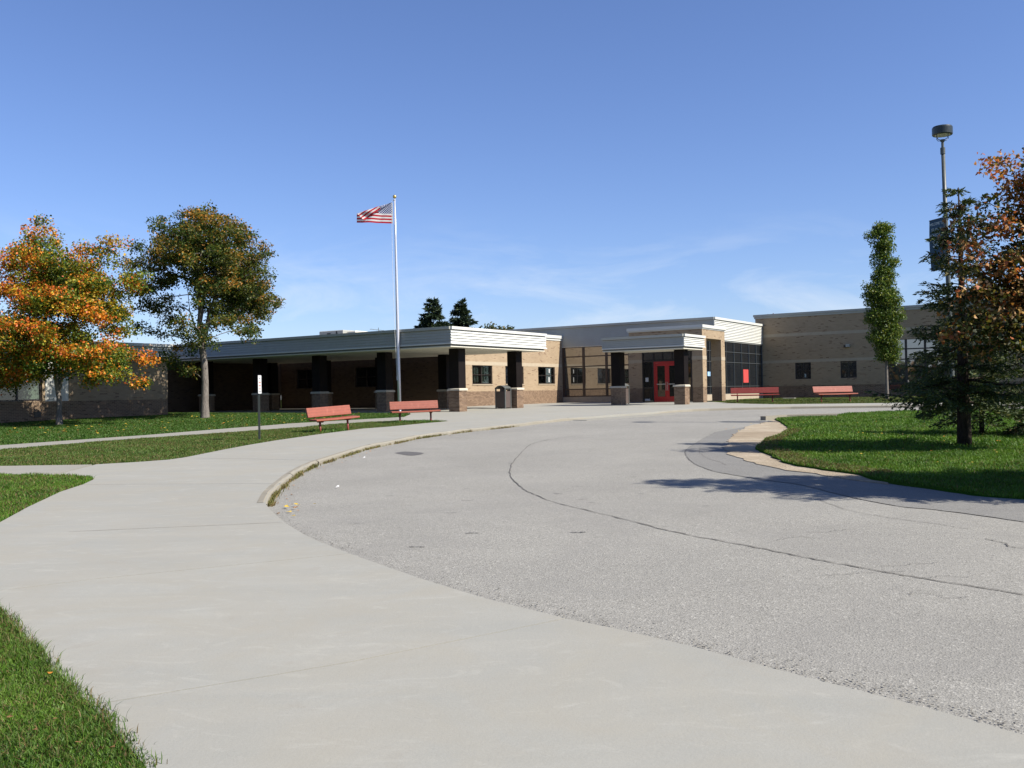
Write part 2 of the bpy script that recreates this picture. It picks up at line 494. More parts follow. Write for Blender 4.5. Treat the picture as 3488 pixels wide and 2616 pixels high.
FARWALK_UP = [(-14.3, 26.58), (-11.71, 30.21), (-9.82, 34.2), (-8.53, 36.4), (-4.53, 39.77), (-4.5, 42.25)]
LAWN_TOP = [(-22.27, 41.4), (-20.82, 46.76), (-16.91, 46.29), (-14.59, 46.64), (-9.88, 46.09), (-7.68, 44.86), (-5.55, 44.06), (-4.7, 42.86)]
CURB_TOP = [(-3.43, 13.14), (-3.63, 14.14), (-3.76, 15.01), (-3.84, 15.8), (-3.97, 17.01), (-4.05, 18.47), (-4.03, 19.61), (-3.93, 20.69), (-3.79, 22.34), (-3.57, 23.96), (-3.18, 25.34), (-2.79, 27.08), (-2.18, 28.61), (-1.37, 30.23), (-0.46, 31.81), (0.39, 33.3), (1.11, 34.91), (2.15, 36.45), (3.01, 37.21), (4.18, 38.37), (5.38, 39.37), (6.65, 40.7), (8.62, 41.9), (11.77, 42.25), (12.85, 42.22), (17.02, 41.45), (21.4, 39.88)]
CURB_BOT = [(-3.33, 12.97), (-3.49, 13.79), (-3.63, 14.68), (-3.75, 15.64), (-3.88, 16.95), (-4.0, 18.5), (-3.97, 19.66), (-3.89, 20.87), (-3.66, 22.24), (-3.49, 23.77), (-3.17, 25.23), (-2.76, 27.2), (-2.19, 28.79), (-1.38, 30.43), (-0.46, 31.94), (0.4, 33.56), (1.12, 35.26), (2.16, 36.55), (3.02, 37.39), (4.17, 38.29), (5.48, 39.2), (6.95, 40.11), (8.53, 41.46), (11.72, 42.07), (12.84, 42.2), (16.93, 41.24), (21.31, 39.72)]
FLUSH = [(-3.33, 12.97), (-3.22, 12.52), (-2.7, 11.24), (-2.32, 10.45), (-2.04, 9.93), (-1.57, 9.23), (-0.84, 8.08), (-0.23, 7.26), (0.27, 6.71), (0.66, 6.34), (1.1, 5.88), (1.45, 5.44), (1.72, 5.13), (1.92, 4.9), (2.16, 4.61), (2.32, 4.39)]
ISLAND = [(9.31, 33.66), (7.82, 30.74), (6.59, 27.47), (5.58, 24.18), (4.9, 21.59), (4.65, 20.04), (4.65, 18.88), (4.75, 17.76), (4.89, 16.81), (5.09, 16.48), (5.41, 15.47), (5.54, 15.08), (5.79, 14.56), (6.09, 13.76), (6.33, 12.76), (6.6, 12.36)]
ISLAND_TOP = [(9.55, 34.5), (10.24, 34.78), (11.47, 35.01), (13.12, 36.96), (14.34, 37.42), (15.52, 37.8), (19.9, 37.1)]
SAND = [(8.48, 29.42), (7.94, 27.56), (7.1, 25.43), (6.33, 23.91), (5.4, 21.28), (5.32, 20.38), (5.29, 19.47), (5.13, 18.3), (5.16, 17.41), (5.36, 16.86), (5.5, 16.38), (5.72, 15.77), (5.67, 15.35), (5.42, 14.22)]
RLAWN_LOW = [(11.43, 53.43), (11.29, 49.9), (11.88, 47.36), (12.77, 45.74), (18.23, 44.39), (22.81, 42.5)]
CRACK_MAIN = [(2.05, 27.51), (0.63, 25.03), (0.11, 20.91), (-0.06, 18.33), (-0.04, 16.68), (0.14, 14.95), (0.4, 13.79), (0.83, 12.36), (1.48, 10.56), (1.87, 9.8), (2.31, 9.13), (2.68, 8.5), (3.07, 7.94), (3.21, 7.75), (3.75, 7.06)]
CRACK_ISL = [(5.87, 27.69), (4.6, 23.85), (3.97, 21.81), (3.67, 20.26), (3.5, 18.55), (3.5, 17.69), (3.61, 16.75), (4.08, 15.46), (4.47, 14.51), (4.74, 12.03), (5.04, 11.39), (5.5, 10.31)]
CRACK_B = [(4.44, 22.63), (4.1, 21.0), (3.98, 19.83), (3.97, 19.22), (4.02, 18.57), (4.01, 17.97)]
CRACK_C = [(4.11, 12.86), (4.05, 11.46), (4.34, 10.62), (4.57, 10.28), (4.72, 9.93)]
CRACK_D = [(4.61, 9.36), (4.67, 9.11), (4.63, 8.93), (4.71, 8.83)]
CRACK_E = [(5.13, 38.39), (6.43, 38.37), (8.61, 37.09), (10.53, 35.85)]
STAIN = [(-2.78, 22.37), (-2.58, 22.74), (-2.09, 22.21), (-2.19, 21.66), (-2.39, 21.63)]
JOINT1 = [(-7.17, 15.89), (-5.97, 15.78), (-3.82, 15.5)]
JOINT0 = [(-8.54, 17.67), (-8.7, 19.77)]
JOINT2 = [(-4.25, 7.86), (-3.64, 8.26), (-1.64, 9.2)]
JOINT3 = [(-2.09, 5.1), (-1.42, 5.48), (-0.99, 5.72), (0.34, 6.63)]
JOINTF = [(-6.74, 20.87), (-4.28, 19.91)]

YAW = -0.577                                          # the school's walls run along u and v, turned by this angle
UX, UY = math.cos(YAW), math.sin(YAW)
def uvw(u, v): return (UX*u - UY*v, UY*u + UX*v)

def offset_line(pts, d):
    """polyline moved sideways (to its left for positive d)"""
    out = []
    for i in range(len(pts)):
        a = pts[max(i-1, 0)]; b = pts[min(i+1, len(pts)-1)]
        dx, dy = b[0]-a[0], b[1]-a[1]; n = math.hypot(dx, dy) or 1
        out.append((pts[i][0]-dy/n*d, pts[i][1]+dx/n*d))
    return out

def smooth_line(pts, n=4):
    """Catmull-Rom through the points"""
    out = []
    for i in range(len(pts)-1):
        p0 = np.array(pts[max(i-1, 0)]); p1 = np.array(pts[i]); p2 = np.array(pts[i+1]); p3 = np.array(pts[min(i+2, len(pts)-1)])
        for k in range(n):
            t = k/n
            q = .5*((2*p1)+(-p0+p2)*t+(2*p0-5*p1+4*p2-p3)*t*t+(-p0+3*p1-3*p2+p3)*t**3)
            out.append((float(q[0]), float(q[1])))
    out.append(tuple(pts[-1]))
    return out

CURB = smooth_line(CURB_TOP + [(30, 36.6), (42, 32)], 3)

# terrain under everything, out to the horizon
sheet('ground', [(-400, -60), (400, -60), (400, 480), (-400, 480)], -0.22, M['field'], kind='structure')

# driveway
road_edge = [(4.2, 1.2), (3.0, 3.4)] + [(x-.05, y-.05) for x, y in FLUSH[::-1]] + offset_line(CURB[1:], .06)
road = sheet('road', road_edge + [(42, 1.2)], lambda y: road_off(y)-.004, M['asphalt'], kind='structure')
patch_in = smooth_line(CRACK_ISL, 3)
sheet('asphalt_patch', patch_in + [(6.2, 9.2), (9, 10.2), (12, 12)] + [(x+.5, y+.25) for x, y in ISLAND[::-1]], lambda y: road_off(y)+.001, M['asphalt_patch'], road, wob=.05)

def ribbon(name, pts, w, off, m, parent, jit=.02):
    """narrow flat strip that wanders along a line on the ground"""
    pts = smooth_line(pts, 10)
    v, f = [], []
    for i, (x, y) in enumerate(pts):
        a = pts[max(i-1, 0)]; b = pts[min(i+1, len(pts)-1)]
        dx, dy = b[0]-a[0], b[1]-a[1]; n = math.hypot(dx, dy) or 1
        j = jit*random.uniform(-1, 1); ww = w*random.uniform(.3, 1.0)
        for s in (-1, 1):
            px, py = x-dy/n*(j+s*ww/2), y+dx/n*(j+s*ww/2)
            v.append((px, py, zg(py)+off(py)))
        if i: f.append((2*i-2, 2*i-1, 2*i+1, 2*i))
    me = bpy.data.meshes.new(name); me.from_pydata(v, [], f)
    return link_mesh(name, me, m, parent)
ro = lambda y: road_off(y)+.003
for pts, w in ((CRACK_MAIN, .026), (CRACK_ISL, .020), (CRACK_B, .018), (CRACK_C, .014), (CRACK_D, .022), (CRACK_E, .035)):
    ribbon('crack', pts, w, ro, M['crack'], road, .014)
for k in range(9):                                    # short wandering hairline cracks in the older surface on the right
    x = random.uniform(2.5, 5.5); y = random.uniform(7.0, 11.5)
    pts = [(x, y)]
    for i in range(4): pts.append((pts[-1][0]+random.uniform(.05, .22), pts[-1][1]+random.uniform(-.12, .10)))
    ribbon('crack', pts, .008, ro, M['crack'], road, .012)
sheet('oil_stain', smooth_line(STAIN+STAIN[:1], 4)[:-1], lambda y: road_off(y)+.002, M['stain'], road, wob=.12)
for k in range(26):                                    # short scuffs and spalls
    x = random.uniform(-2.2, 2.6); y = random.uniform(9, 24)
    l = random.uniform(.05, .22)
    ribbon('scuff', [(x, y), (x+l*.5, y+random.uniform(-.02, .02)), (x+l, y+random.uniform(-.03, .03))], random.uniform(.015, .04), ro, M['stain'], road, .008)

# concrete slabs of the sidewalk, divided at their joints
sidewalk = empty('sidewalk', (0, 8, zg(8))); tag(sidewalk, kind='structure')
def slab(poly, m='concrete', name='slab', gap=.012):
    cx = sum(p[0] for p in poly)/len(poly); cy = sum(p[1] for p in poly)/len(poly)
    o = sheet(name, poly, 0.0, M[m], None, skirt=.16)
    o.parent = sidewalk; o.matrix_parent_inverse = Matrix.Translation((0, -8, -zg(8)))
    return o
def seam(a, b, d=.010):
    """the two sides of a joint from a to b"""
    return offset_line([a, b], d/2), offset_line([a, b], -d/2)
J3 = [(-2.27, 5.03), (-1.42, 5.48), (-.99, 5.72), (.34, 6.63)]
J2 = [(-4.3, 7.84), (-3.64, 8.26), (-1.6, 9.22)]
J1 = [(-7.2, 15.92), (-5.97, 15.78), (-3.80, 15.50)]
JF = [(-7.32, 21.05), (-5.6, 20.4), (-4.05, 19.72)]
JE = [(-2.45, 35.95), (1.15, 34.98)]
up = lambda L_, d=.009: offset_line(L_, d)
dn = lambda L_, d=.009: offset_line(L_, -d)
slab([(-.6, 1.2), (-1.64, 4.21), (-2.11, 4.85)] + dn(J3) + [(.66, 6.34), (1.1, 5.88), (1.45, 5.44), (1.72, 5.13), (1.92, 4.9), (2.16, 4.61), (2.32, 4.39), (3.0, 3.4), (4.2, 1.2)])
slab(up(J3) + [(.27, 6.71), (-.23, 7.26), (-.84, 8.08)] + dn(J2)[::-1] + [(-3.85, 7.13), (-3.2, 6.25), (-2.71, 5.6)])
slab(up(J2) + [(-2.04, 9.93), (-2.32, 10.45), (-2.7, 11.24), (-3.22, 12.52)] + CURB[0:7] + dn(J1)[::-1] + [(-7.1, 14.93), (-6.71, 13.16), (-6.34, 11.75), (-5.4, 9.6)])
slab(up(J1) + CURB[9:17] + dn(JF)[::-1] + [(-7.45, 20.63), (-7.96, 20.18), (-8.66, 19.80), (-8.5, 17.67), (-8.07, 17.51), (-7.64, 17.2), (-7.38, 16.77)])
slab([(-8.56, 17.67), (-9.05, 17.76), (-9.68, 17.98), (-16, 20.0), (-16, 21.6), (-10.69, 19.85), (-8.74, 19.77)], 'concrete_old')
slab(up(JF) + CURB[18:48] + dn(JE)[::-1] + WALK_UP[4:-1][::-1])
FARW_L = [(-18.0, 17.0), (-19.2, 18.6)]
slab([FARW_L[0]] + STRIP_UP[:-2] + [(-4.53, 39.77)] + FARWALK_UP[:-2][::-1] + [FARW_L[1]], 'concrete_old')
ci = [i for i, p in enumerate(CURB) if p[0] > 1.12 and p[1] > 34][0]
slab([(-2.45, 35.96)] + [(-3.1, 36.47), (-4.30, 36.77), (-4.52, 39.77), (-4.5, 42.25), (-4.75, 43.0), uvw(-29.4, 33.4), uvw(-45, 33.4), uvw(-45, 60), uvw(-21, 60), uvw(-20.2, 53.5),
      (11.43, 53.0), (11.29, 49.9), (11.88, 47.36), (12.77, 45.74), (18.23, 44.39), (22.81, 42.5), (42, 35), (42, 32.05)] + CURB[ci:-1][::-1] + [(1.16, 34.99)], 'concrete', 'slab')
so = lambda y: .003
def saw_cut(pts, w=.014):
    o = ribbon('saw_cut', pts, w, so, M['joint'], None, .003); o.parent = sidewalk; o.matrix_parent_inverse = Matrix.Translation((0, -8, -zg(8)))
for pts in ([(-5.1, 10.9), (-2.75, 11.3)], [(-7.0, 23.3), (-3.65, 23.3)], [(-6.3, 27.6), (-2.7, 27.4)], [(-4.6, 32.2), (-.5, 31.7)], [(-2.1, 36.5), (4.2, 44.5)], [(3.0, 37.3), (9.0, 45.5)]):
    saw_cut(pts)


# kerb: cast stones following the sidewalk's edge, chipped and of uneven height
kerb = empty('kerb', (CURB[0][0], CURB[0][1], zg(CURB[0][1]))); tag(kerb, kind='structure')
kin = Matrix.Translation(kerb.location).inverted()
def kerb_height(i):
    x, y = CURB[i]
    h = 1.0
    if 2.2 < x < 6.7 and y > 35: h = .22 + .78*max(0, abs(x-4.45)-1.4)/.85 if abs(x-4.45) > 1.4 else .22
    return min(h, 1)
step = 3
for a in range(0, len(CURB)-2, step):
    seg = CURB[a:a+step+1]
    inner = offset_line(seg, .11); top = offset_line(seg, .028); face = offset_line(seg, -.02)
    v, f = [], []
    rows = 4
    for i in range(len(seg)):
        dz = random.uniform(-.010, .006)
        j = random.uniform(-.012, .012)
        y = seg[i][1]; zr = zg(y)+road_off(y)-.06
        hh = kerb_height(min(a+i, len(CURB)-1))
        zt = zg(y)+road_off(y)*(1-hh) + .010 + dz
        v += [(inner[i][0], inner[i][1], zg(y)+.004), (top[i][0]+j, top[i][1], max(zt, zg(y)-.085)), (face[i][0]+j, face[i][1], zt-.028), (face[i][0], face[i][1]-.012, zr)]
        if i:
            for k in range(rows-1):
                b = (i-1)*rows+k
                f.append((b, b+1, b+1+rows, b+rows))
    me = bpy.data.meshes.new('kerb_stone'); me.from_pydata(v, [], f)
    o = link_mesh('kerb_stone', me, M['curb'], kerb); o.matrix_parent_inverse = kin
# lowered crossing in front of the doors
sheet('ramp', [(2.3, 36.5), (4.2, 38.3), (6.4, 40.2), (6.9, 39.7), (4.7, 37.7), (2.8, 36.1)], lambda y: road_off(y)+.012, M['concrete_old'], kind='structure', skirt=.03)
# short stone at the island's nose
sheet('island_kerb', [(9.0, 33.9), (10.0, 34.75), (11.9, 34.95), (11.95, 35.15), (9.9, 34.98), (8.85, 34.05)], lambda y: .05, M['curb'], kind='structure', skirt=.2)

# lawns
LAWN_NEAR = [(-.6, 1.2)] + SIDE_LEFT + [(-4.3, 7.84), (-5.4, 9.6)] + WEDGE_NEAR + [(-16, 20.0), (-24, 18), (-24, 1.2)]
LAWN_STRIP = [(-16, 21.6)] + WALK_UP + STRIP_UP[:-1][::-1] + [(-16.2, 21.9)]
LAWN_FAR = [FARW_L[1]] + FARWALK_UP[:-1] + [(-4.5, 42.25), (-4.75, 43.0), uvw(-29.4, 33.4), uvw(-45, 33.4), uvw(-45, 2)]
ISL = [(9.31, 33.66)] + SAND[:-1] + ISLAND[12:] + [(7.4, 11.4), (9.5, 10.4), (14, 9.6), (26, 10), (34, 22), (24, 34.5)] + ISLAND_TOP[::-1]
LAWN_RIGHT = [(11.43, 53.0), (11.29, 49.9), (11.88, 47.36), (12.77, 45.74), (18.23, 44.39), (22.81, 42.5), (42, 35), uvw(12, 64.4), uvw(-21.4, 64.4), uvw(-21.4, 53.6)]
sheet('lawn', LAWN_NEAR, -.012, M['turf'], kind='structure', skirt=.1)
sheet('lawn', LAWN_STRIP, -.012, M['turf_dry'], kind='structure', skirt=.1)
sheet('lawn', LAWN_FAR, -.012, M['turf'], kind='structure', skirt=.1)
sheet('lawn', ISL, lambda y: -.045, M['turf'], kind='structure', skirt=.12, wob=.12)
sheet('lawn', LAWN_RIGHT, -.010, M['turf_dry'], kind='structure', skirt=.1)
sheet('sand', offset_line(ISLAND[:13], -.10) + [(5.9, 15.2)] + [(x+.30, y+.12) for x, y in SAND[:-1][::-1]], lambda y: road_off(y)+.014, M['sand'], kind='structure', skirt=.02, wob=.20)

# ================================================================ THE SCHOOL, in wall coordinates (u, v, height above the camera's eye)
U0, V0, Z0 = -32.0, 42.4, -0.70
OFF = (U0, V0, Z0)
sx, sy = uvw(U0, V0)
school = empty('school_building', (sx, sy, EYE+Z0), YAW)
tag(school, 'long low tan brick school building with white metal fascia and dark windows', 'building')

def holes(axis, face, depth, a0, a1, z0, z1, ops):
    """a wall as boxes round rectangular openings; axis 'u': face is a u value and the wall runs along v, and the reverse"""
    mb = MB()
    as_ = sorted({a0, a1, *[o[0] for o in ops], *[o[1] for o in ops]})
    for i in range(len(as_)-1):
        p, q = as_[i], as_[i+1]
        cuts = sorted([(o[2], o[3]) for o in ops if o[0] <= p and o[1] >= q])
        z = z0
        for c0, c1 in cuts + [(z1, z1)]:
            if c0 > z:
                if axis == 'u': mb.box(min(face, face+depth), max(face, face+depth), p, q, z, c0)
                else: mb.box(p, q, min(face, face+depth), max(face, face+depth), z, c0)
            z = max(z, c1)
    return mb

def pane_box(axis, face, d0, d1, a0, a1, z0, z1, mb=None):
    mb = mb or MB()
    lo, hi = min(face+d0, face+d1), max(face+d0, face+d1)
    return mb.box(lo, hi, a0, a1, z0, z1) if axis == 'u' else mb.box(a0, a1, lo, hi, z0, z1)

def window(axis, face, a0, a1, z0, z1, cols=2, rail=.5, inward=-1, glass='glass_dark', parent=None, extra=None, fw=.055):
    """framed window set back in its opening: frame > panes, sill"""
    s = inward
    fr = MB()
    pane_box(axis, face, s*.07, s*.15, a0, a0+fw, z0, z1, fr); pane_box(axis, face, s*.07, s*.15, a1-fw, a1, z0, z1, fr)
    pane_box(axis, face, s*.07, s*.15, a0+fw, a1-fw, z1-fw, z1, fr); pane_box(axis, face, s*.07, s*.15, a0+fw, a1-fw, z0, z0+fw, fr)
    w = (a1-a0-2*fw)/cols
    for k in range(1, cols):
        pane_box(axis, face, s*.075, s*.145, a0+fw+k*w-.035, a0+fw+k*w+.035, z0+fw, z1-fw, fr)
    zr = z0+(z1-z0)*rail
    for k in range(cols):
        pane_box(axis, face, s*.08, s*.14, a0+fw+k*w+(.035 if k else 0), a0+fw+(k+1)*w-(.035 if k < cols-1 else 0), zr-.02, zr+.02, fr)
    o = fr.build('window', M['frame'], parent or school, off=OFF)
    for k in range(cols):
        p = a0+fw+k*w+(.035 if k else 0); q = a0+fw+(k+1)*w-(.035 if k < cols-1 else 0)
        pane_box(axis, face, s*.105, s*.112, p, q, zr+.02, z1-fw).build('pane', M[glass], o, off=OFF)
        pane_box(axis, face, s*.115, s*.122, p, q, z0+fw, zr-.02).build('pane', M[glass], o, off=OFF)
    return o

def brick_face(axis, face, out, a0, a1, z0, rows, parent, limit, bw=.203, bh=.0677, first=True):
    """bricks laid in running bond on a wall face; the first `limit` are objects of their own, the rest one joined part"""
    global brick_me
    d = .014
    made = []
    for r in range(rows):
        x = a0 - (bw/2 if r % 2 else 0)
        while x < a1-.02:
            p, q = max(x+.005, a0+.001), min(x+bw-.005, a1-.001)
            if q-p > .03: made.append((p, q, z0+r*bh+.005, z0+(r+1)*bh-.005))
            x += bw
    rest = MB()
    for i, (p, q, lo, hi) in enumerate(made):
        dd = d*random.uniform(.7, 1.0)*out
        if i < limit:
            key = round(q-p, 3)
            me = BRICKS.get((axis, out, key))
            if me is None:
                mb = MB(); pane_box(axis, 0, -.004*out, d*out, 0, q-p, 0, bh-.010, mb)
                t = mb.build('brick', M['brick_piece'], None); me = t.data; bpy.data.objects.remove(t)
                BRICKS[(axis, out, key)] = me
            o = bpy.data.objects.new('brick', me); col.objects.link(o); o.parent = parent
            jit = random.uniform(-.004, .002)*out
            o.location = ((face+jit, p, lo) if axis == 'u' else (p, face+jit, lo))
            o.location = Vector(o.location)-Vector(OFF_P.get(parent.name, OFF))
        else: pane_box(axis, face, -.004*out, dd, p, q, lo, hi, rest)
    if rest.v:
        o = rest.build('bricks', M['brick_joined'], parent, off=OFF_P.get(parent.name, OFF)); o['kind'] = 'stuff'
BRICKS = {}; OFF_P = {}
def joined_brick_mat():
    g = N('brick_joined'); tc = g.n('ShaderNodeTexCoord'); s = g.n('ShaderNodeSeparateXYZ', Vector=tc.outputs['Object'])
    v = g.n('ShaderNodeCombineXYZ', X=g.math('FLOOR', g.math('DIVIDE', g.math('ADD', s.outputs[0], s.outputs[1]), .1015)), Y=g.math('FLOOR', g.math('DIVIDE', s.outputs[2], .0677)), Z=1.0)
    wn = g.n('ShaderNodeTexWhiteNoise', noise_dimensions='3D'); g.put(wn, 'Vector', v.outputs[0])
    c = g.mix(wn.outputs['Value'], (.150, .098, .064), (.265, .182, .118))
    return g.done(g.bsdf(c, .85, 0, .25))
M['brick_joined'] = joined_brick_mat()

# --- office block: sunlit wall along v at u = -31.9, shaded wall along u at v = 42.4
ZB, ZT = -1.3, .16                                    # brown wainscot from below ground to here
ow = [(44.83, 46.89, .58, 1.68), (48.30, 50.36, .58, 1.68), (52.11, 54.22, .58, 1.68)]
w_off = holes('u', -31.9, -.3, 42.4, 55.5, ZT, 3.44, ow).build('wall', M['tan'], school, off=OFF)
wains = MB().box(-32.2, -31.914, 42.4, 55.5, ZB, ZT).build('wainscot', M['mortar'], school, off=OFF)
wb = MB()
for p, q in ((42.42, 55.18),): wb.box(-31.905, -31.896, p, q, 1.69, 1.90)
wb.build('stone_band', M['band'], school, off=OFF)
OFF_P[wains.name] = OFF
for i, (p, q, a, b) in enumerate(ow):
    o = window('u', -31.9, p, q, a, b, glass='glass_clear' if i != 1 else 'glass_dark')
    MB().box(-31.98, -31.86, p-.02, q+.02, a-.05, a-.003).build('sill', M['band'], o, off=OFF)
    MB().box(-32.85, -32.8, p-.2, q+.2, a-.2, b+.1).build('room_backing', M['black'], o, off=OFF)
    if i == 0:
        for k in range(2):
            c0 = p+.12+k*1.0
            cm = MB()
            for j in range(9):
                if j % 3 != 2: cm.box(-32.07, -32.06, c0+j*.09, c0+j*.09+.062, a+.10, b-.1)
            cm.build('curtain', M['curtain'], o, off=OFF)
    if i == 2:
        MB().box(-31.999, -31.996, q-.62, q-.50, a+.72, a+.98).build('notice', M['paper_white'], o, off=OFF)
        MB().box(-32.013, -32.010, q-.64, q-.52, a+.12, a+.44).build('notice', M['paper_white'], o, off=OFF)
cop = MB().box(-32.35, -31.80, 42.3, 55.19, 3.58, 3.78).box(-32.3, -31.86, 42.34, 55.19, 3.44, 3.575)
cop.build('coping', M['white'], school, off=OFF)
# shaded wall under the walkway canopy, with shade also put into its brick colour
bw_ = [(-38.72, -37.05, .55, 1.72), (-43.6, -42.0, .55, 1.72)]
holes('v', 42.4, .3, -45.0, -32.205, ZT, 3.30, bw_).build('wall', M['shade_brick'], school, off=OFF)
MB().box(-45, -32.205, 42.415, 42.7, ZB, ZT).build('wainscot', M['shade_brick'], school, off=OFF)
for p, q, a, b in bw_:
    o = window('v', 42.4, p, q, a, b, inward=1)
    MB().box(p-.2, q+.2, 43.3, 43.35, a-.2, b+.1).build('room_backing', M['black'], o, off=OFF)
MB().box(-45, -32.25, 42.6, 55.6, 3.30, 3.42).build('roof', M['roof'], school, off=OFF)
# roof plant behind the parapet
un = MB().cbox(-45.1, -43.0, 46.0, 48.0, 3.4, 4.36, .04).build('rooftop_unit', M['grey_shade_metal'], school, off=OFF)
MB().box(-44.4, -44.1, 45.975, 45.998, 3.9, 4.2).build('vent_louvre', M['frame'], un, off=OFF)
MB().box(-43.6, -43.5, 45.975, 45.998, 3.8, 4.3).build('vent_louvre', M['frame'], un, off=OFF)
MB().cbox(-42.9, -42.2, 46.3, 47.6, 3.4, 4.28, .05).cbox(-42.15, -41.4, 46.5, 47.5, 3.4, 4.12, .04).build('rooftop_unit', M['soffit'], school, off=OFF)

# --- entrance block: fascia 3.03 to 4.42, glazing below it
def fascia(axis, face, out, a0, a1, z0, z1, n, m, name, parent, lip=.17, off=OFF, endcap=.0):
    """metal fascia of n lapped boards with a lip along the top"""
    zz = z1-lip
    h = (zz-z0)/n
    o = None
    for k in range(n):
        lo = z0+k*h
        if axis == 'u': prof = [(face, lo+.004), (face+out*.055, lo+.014), (face+out*.008, lo+h-.002), (face, lo+h-.002)]
        else: prof = [(face, lo+.004), (face+out*.030, lo+.004), (face+out*.008, lo+h-.002), (face, lo+h-.002)]
        MB().prism(prof, 'y' if axis == 'u' else 'x', a0, a1).build(name, m, parent, off=off)
    lipb = MB()
    pane_box(axis, face, 0, out*.10, a0-endcap, a1+endcap, zz+.025, z1, lipb)
    return lipb.build('fascia_lip', m, parent, off=off)
EB_V, EB_U = 55.2, -21.2
MB().box(-46, EB_U-.02, EB_V+.02, 64.1, 3.03, 4.38).build('roof', M['roof'], school, off=OFF)
fascia('v', EB_V+.02, -1, -46, EB_U+.0, 3.04, 4.42, 12, M['grey_shade_metal'], 'siding_board', school)  # face turned from the sun: shade put into a greyer colour
fascia('u', EB_U-.02, 1, EB_V-.01, 64.15, 3.04, 4.42, 12, M['white'], 'siding_board', school)
MB().box(-46, EB_U-.025, EB_V+.021, 64.1, 2.985, 3.028).build('fascia_base', M['white'], school, off=OFF)
ZM = [-.27, .19, 1.70, 2.35, 2.98]
def storefront(axis, face, inward, verts, zs, glass, vm, hm, mat, parent, wide=.14, z_frame=None):
    """curtain wall: grid > panes"""
    s = inward
    fr = MB()
    for a in verts: pane_box(axis, face, -s*.02, s*.10, a-vm/2, a+vm/2, zs[0]-hm/2-.03, zs[-1]+hm/2+.01, fr)
    for z in zs:
        for p, q in zip(verts, verts[1:]): pane_box(axis, face, -s*.012, s*.09, p+vm/2, q-vm/2, z-hm/2-(.03 if z == zs[0] else 0), z+hm/2, fr)
    o = fr.build('storefront', mat, parent, off=OFF)
    for p, q in zip(verts, verts[1:]):
        for a, b in zip(zs, zs[1:]):
            pane_box(axis, face, s*.030, s*.038, p+vm/2, q-vm/2, a+hm/2, b-hm/2).build('pane', M[glass], o, off=OFF)
    return o
storefront('v', EB_V+.05, 1, [-31.82, -30.31, -28.62, -26.96], ZM, 'glass', .15, .075, M['mullion'], school)
MB().box(-31.9, -25.0, EB_V+.02, EB_V+.25, ZB, -.31).build('stone_base', M['stone'], school, off=OFF)
gr = storefront('u', EB_U-.05, -1, [52.95, 54.4, 55.85, 57.25, 58.67, 60.07, 61.5, 62.95, 64.15], ZM, 'glass_dark', .035, .03, M['thin_mullion'], school)
MB().box(EB_U-.25, EB_U-.02, 52.9, 64.15, ZB, -.29).build('stone_base', M['stone'], school, off=OFF)
MB().box(EB_U-.045, EB_U-.035, 60.29, 61.27, .42, 1.28).build('poster', M['paper_red'], gr, off=OFF)
MB().box(EB_U-.045, EB_U-.035, 54.05, 54.5, .82, 1.08).build('notice', M['paper_blue'], gr, off=OFF)
MB().box(-25.0, -22.5, 55.3, 55.34, -1, 3).box(-24.6, -22.6, 54.9, 54.94, -1, 3).build('lobby_backing', M['black'], school, off=OFF)

# brick portal round the doors
MB().box(-24.5, -20.0, 50.2, 53.68, 2.89, 3.40).build('portal_beam', M['tan'], school, off=OFF)
MB().box(-24.6, -19.92, 50.1, 53.76, 3.47, 3.64).box(-24.55, -19.97, 50.15, 53.72, 3.402, 3.466).build('coping', M['white'], school, off=OFF)
MB().box(-24.0, -21.3, 53.0, 55.18, 2.6, 3.5).build('lobby_roof', M['roof'], school, off=OFF)
for p0, p1, q0, q1 in ((-20.62, -20.0, 50.2, 50.78), (-20.62, -20.0, 53.08, 53.68)):
    pier = MB().box(p0, p1, q0, q1, ZT, 2.889).build('pier', M['tan'], school, off=OFF)
    MB().box(p0+.006, p1-.006, q0+.006, q1-.006, ZB, ZT-.001).build('pier_base', M['brown'], pier, off=OFF)
    MB().box(p0-.01, p1+.01, q0-.01, q1+.01, 1.69, 1.90).build('stone_band', M['band'], pier, off=OFF)
pier = MB().box(-25.82, -24.93, 52.8, 55.1, ZT, 2.95).build('pier', M['tan'], school, off=OFF)
MB().box(-25.814, -24.936, 52.806, 55.0, ZB, ZT-.001).build('pier_base', M['brown'], pier, off=OFF)
MB().box(-25.83, -24.92, 52.79, 55.0, 1.69, 1.90).build('stone_band', M['band'], pier, off=OFF)
# doors with side lights and transoms, at v = 52.85
DV = 52.86
fr = MB()
for a in (-24.90, -24.19, -22.42, -21.75): fr.box(a-.04, a+.04, DV-.05, DV+.07, -.72, 2.9)
for z in (1.78, 2.32): fr.box(-24.9, -21.5, DV-.045, DV+.06, z-.04, z+.04)
for z in (.19,): fr.box(-24.86, -24.23, DV-.045, DV+.06, z-.03, z+.03)
for a in (-23.6, -23.0): fr.box(a-.03, a+.03, DV-.04, DV+.06, 1.82, 2.28)
ef = fr.build('door_surround', M['frame'], school, off=OFF)
for p, q, a, b in ((-24.86, -24.23, -.68, .16), (-24.86, -24.23, .22, 1.74), (-22.38, -21.79, -.68, 1.74), (-24.86, -24.23, 1.82, 2.28), (-24.15, -23.63, 1.82, 2.28), (-23.57, -23.03, 1.82, 2.28), (-22.97, -22.46, 1.82, 2.28), (-22.38, -21.79, 1.82, 2.28)):
    MB().box(p, q, DV+.01, DV+.018, a, b).build('pane', M['glass_door'], ef, off=OFF)
MB().box(-24.74, -24.55, DV+.002, DV+.006, .55, .80).build('notice', M['paper_white'], ef, off=OFF)
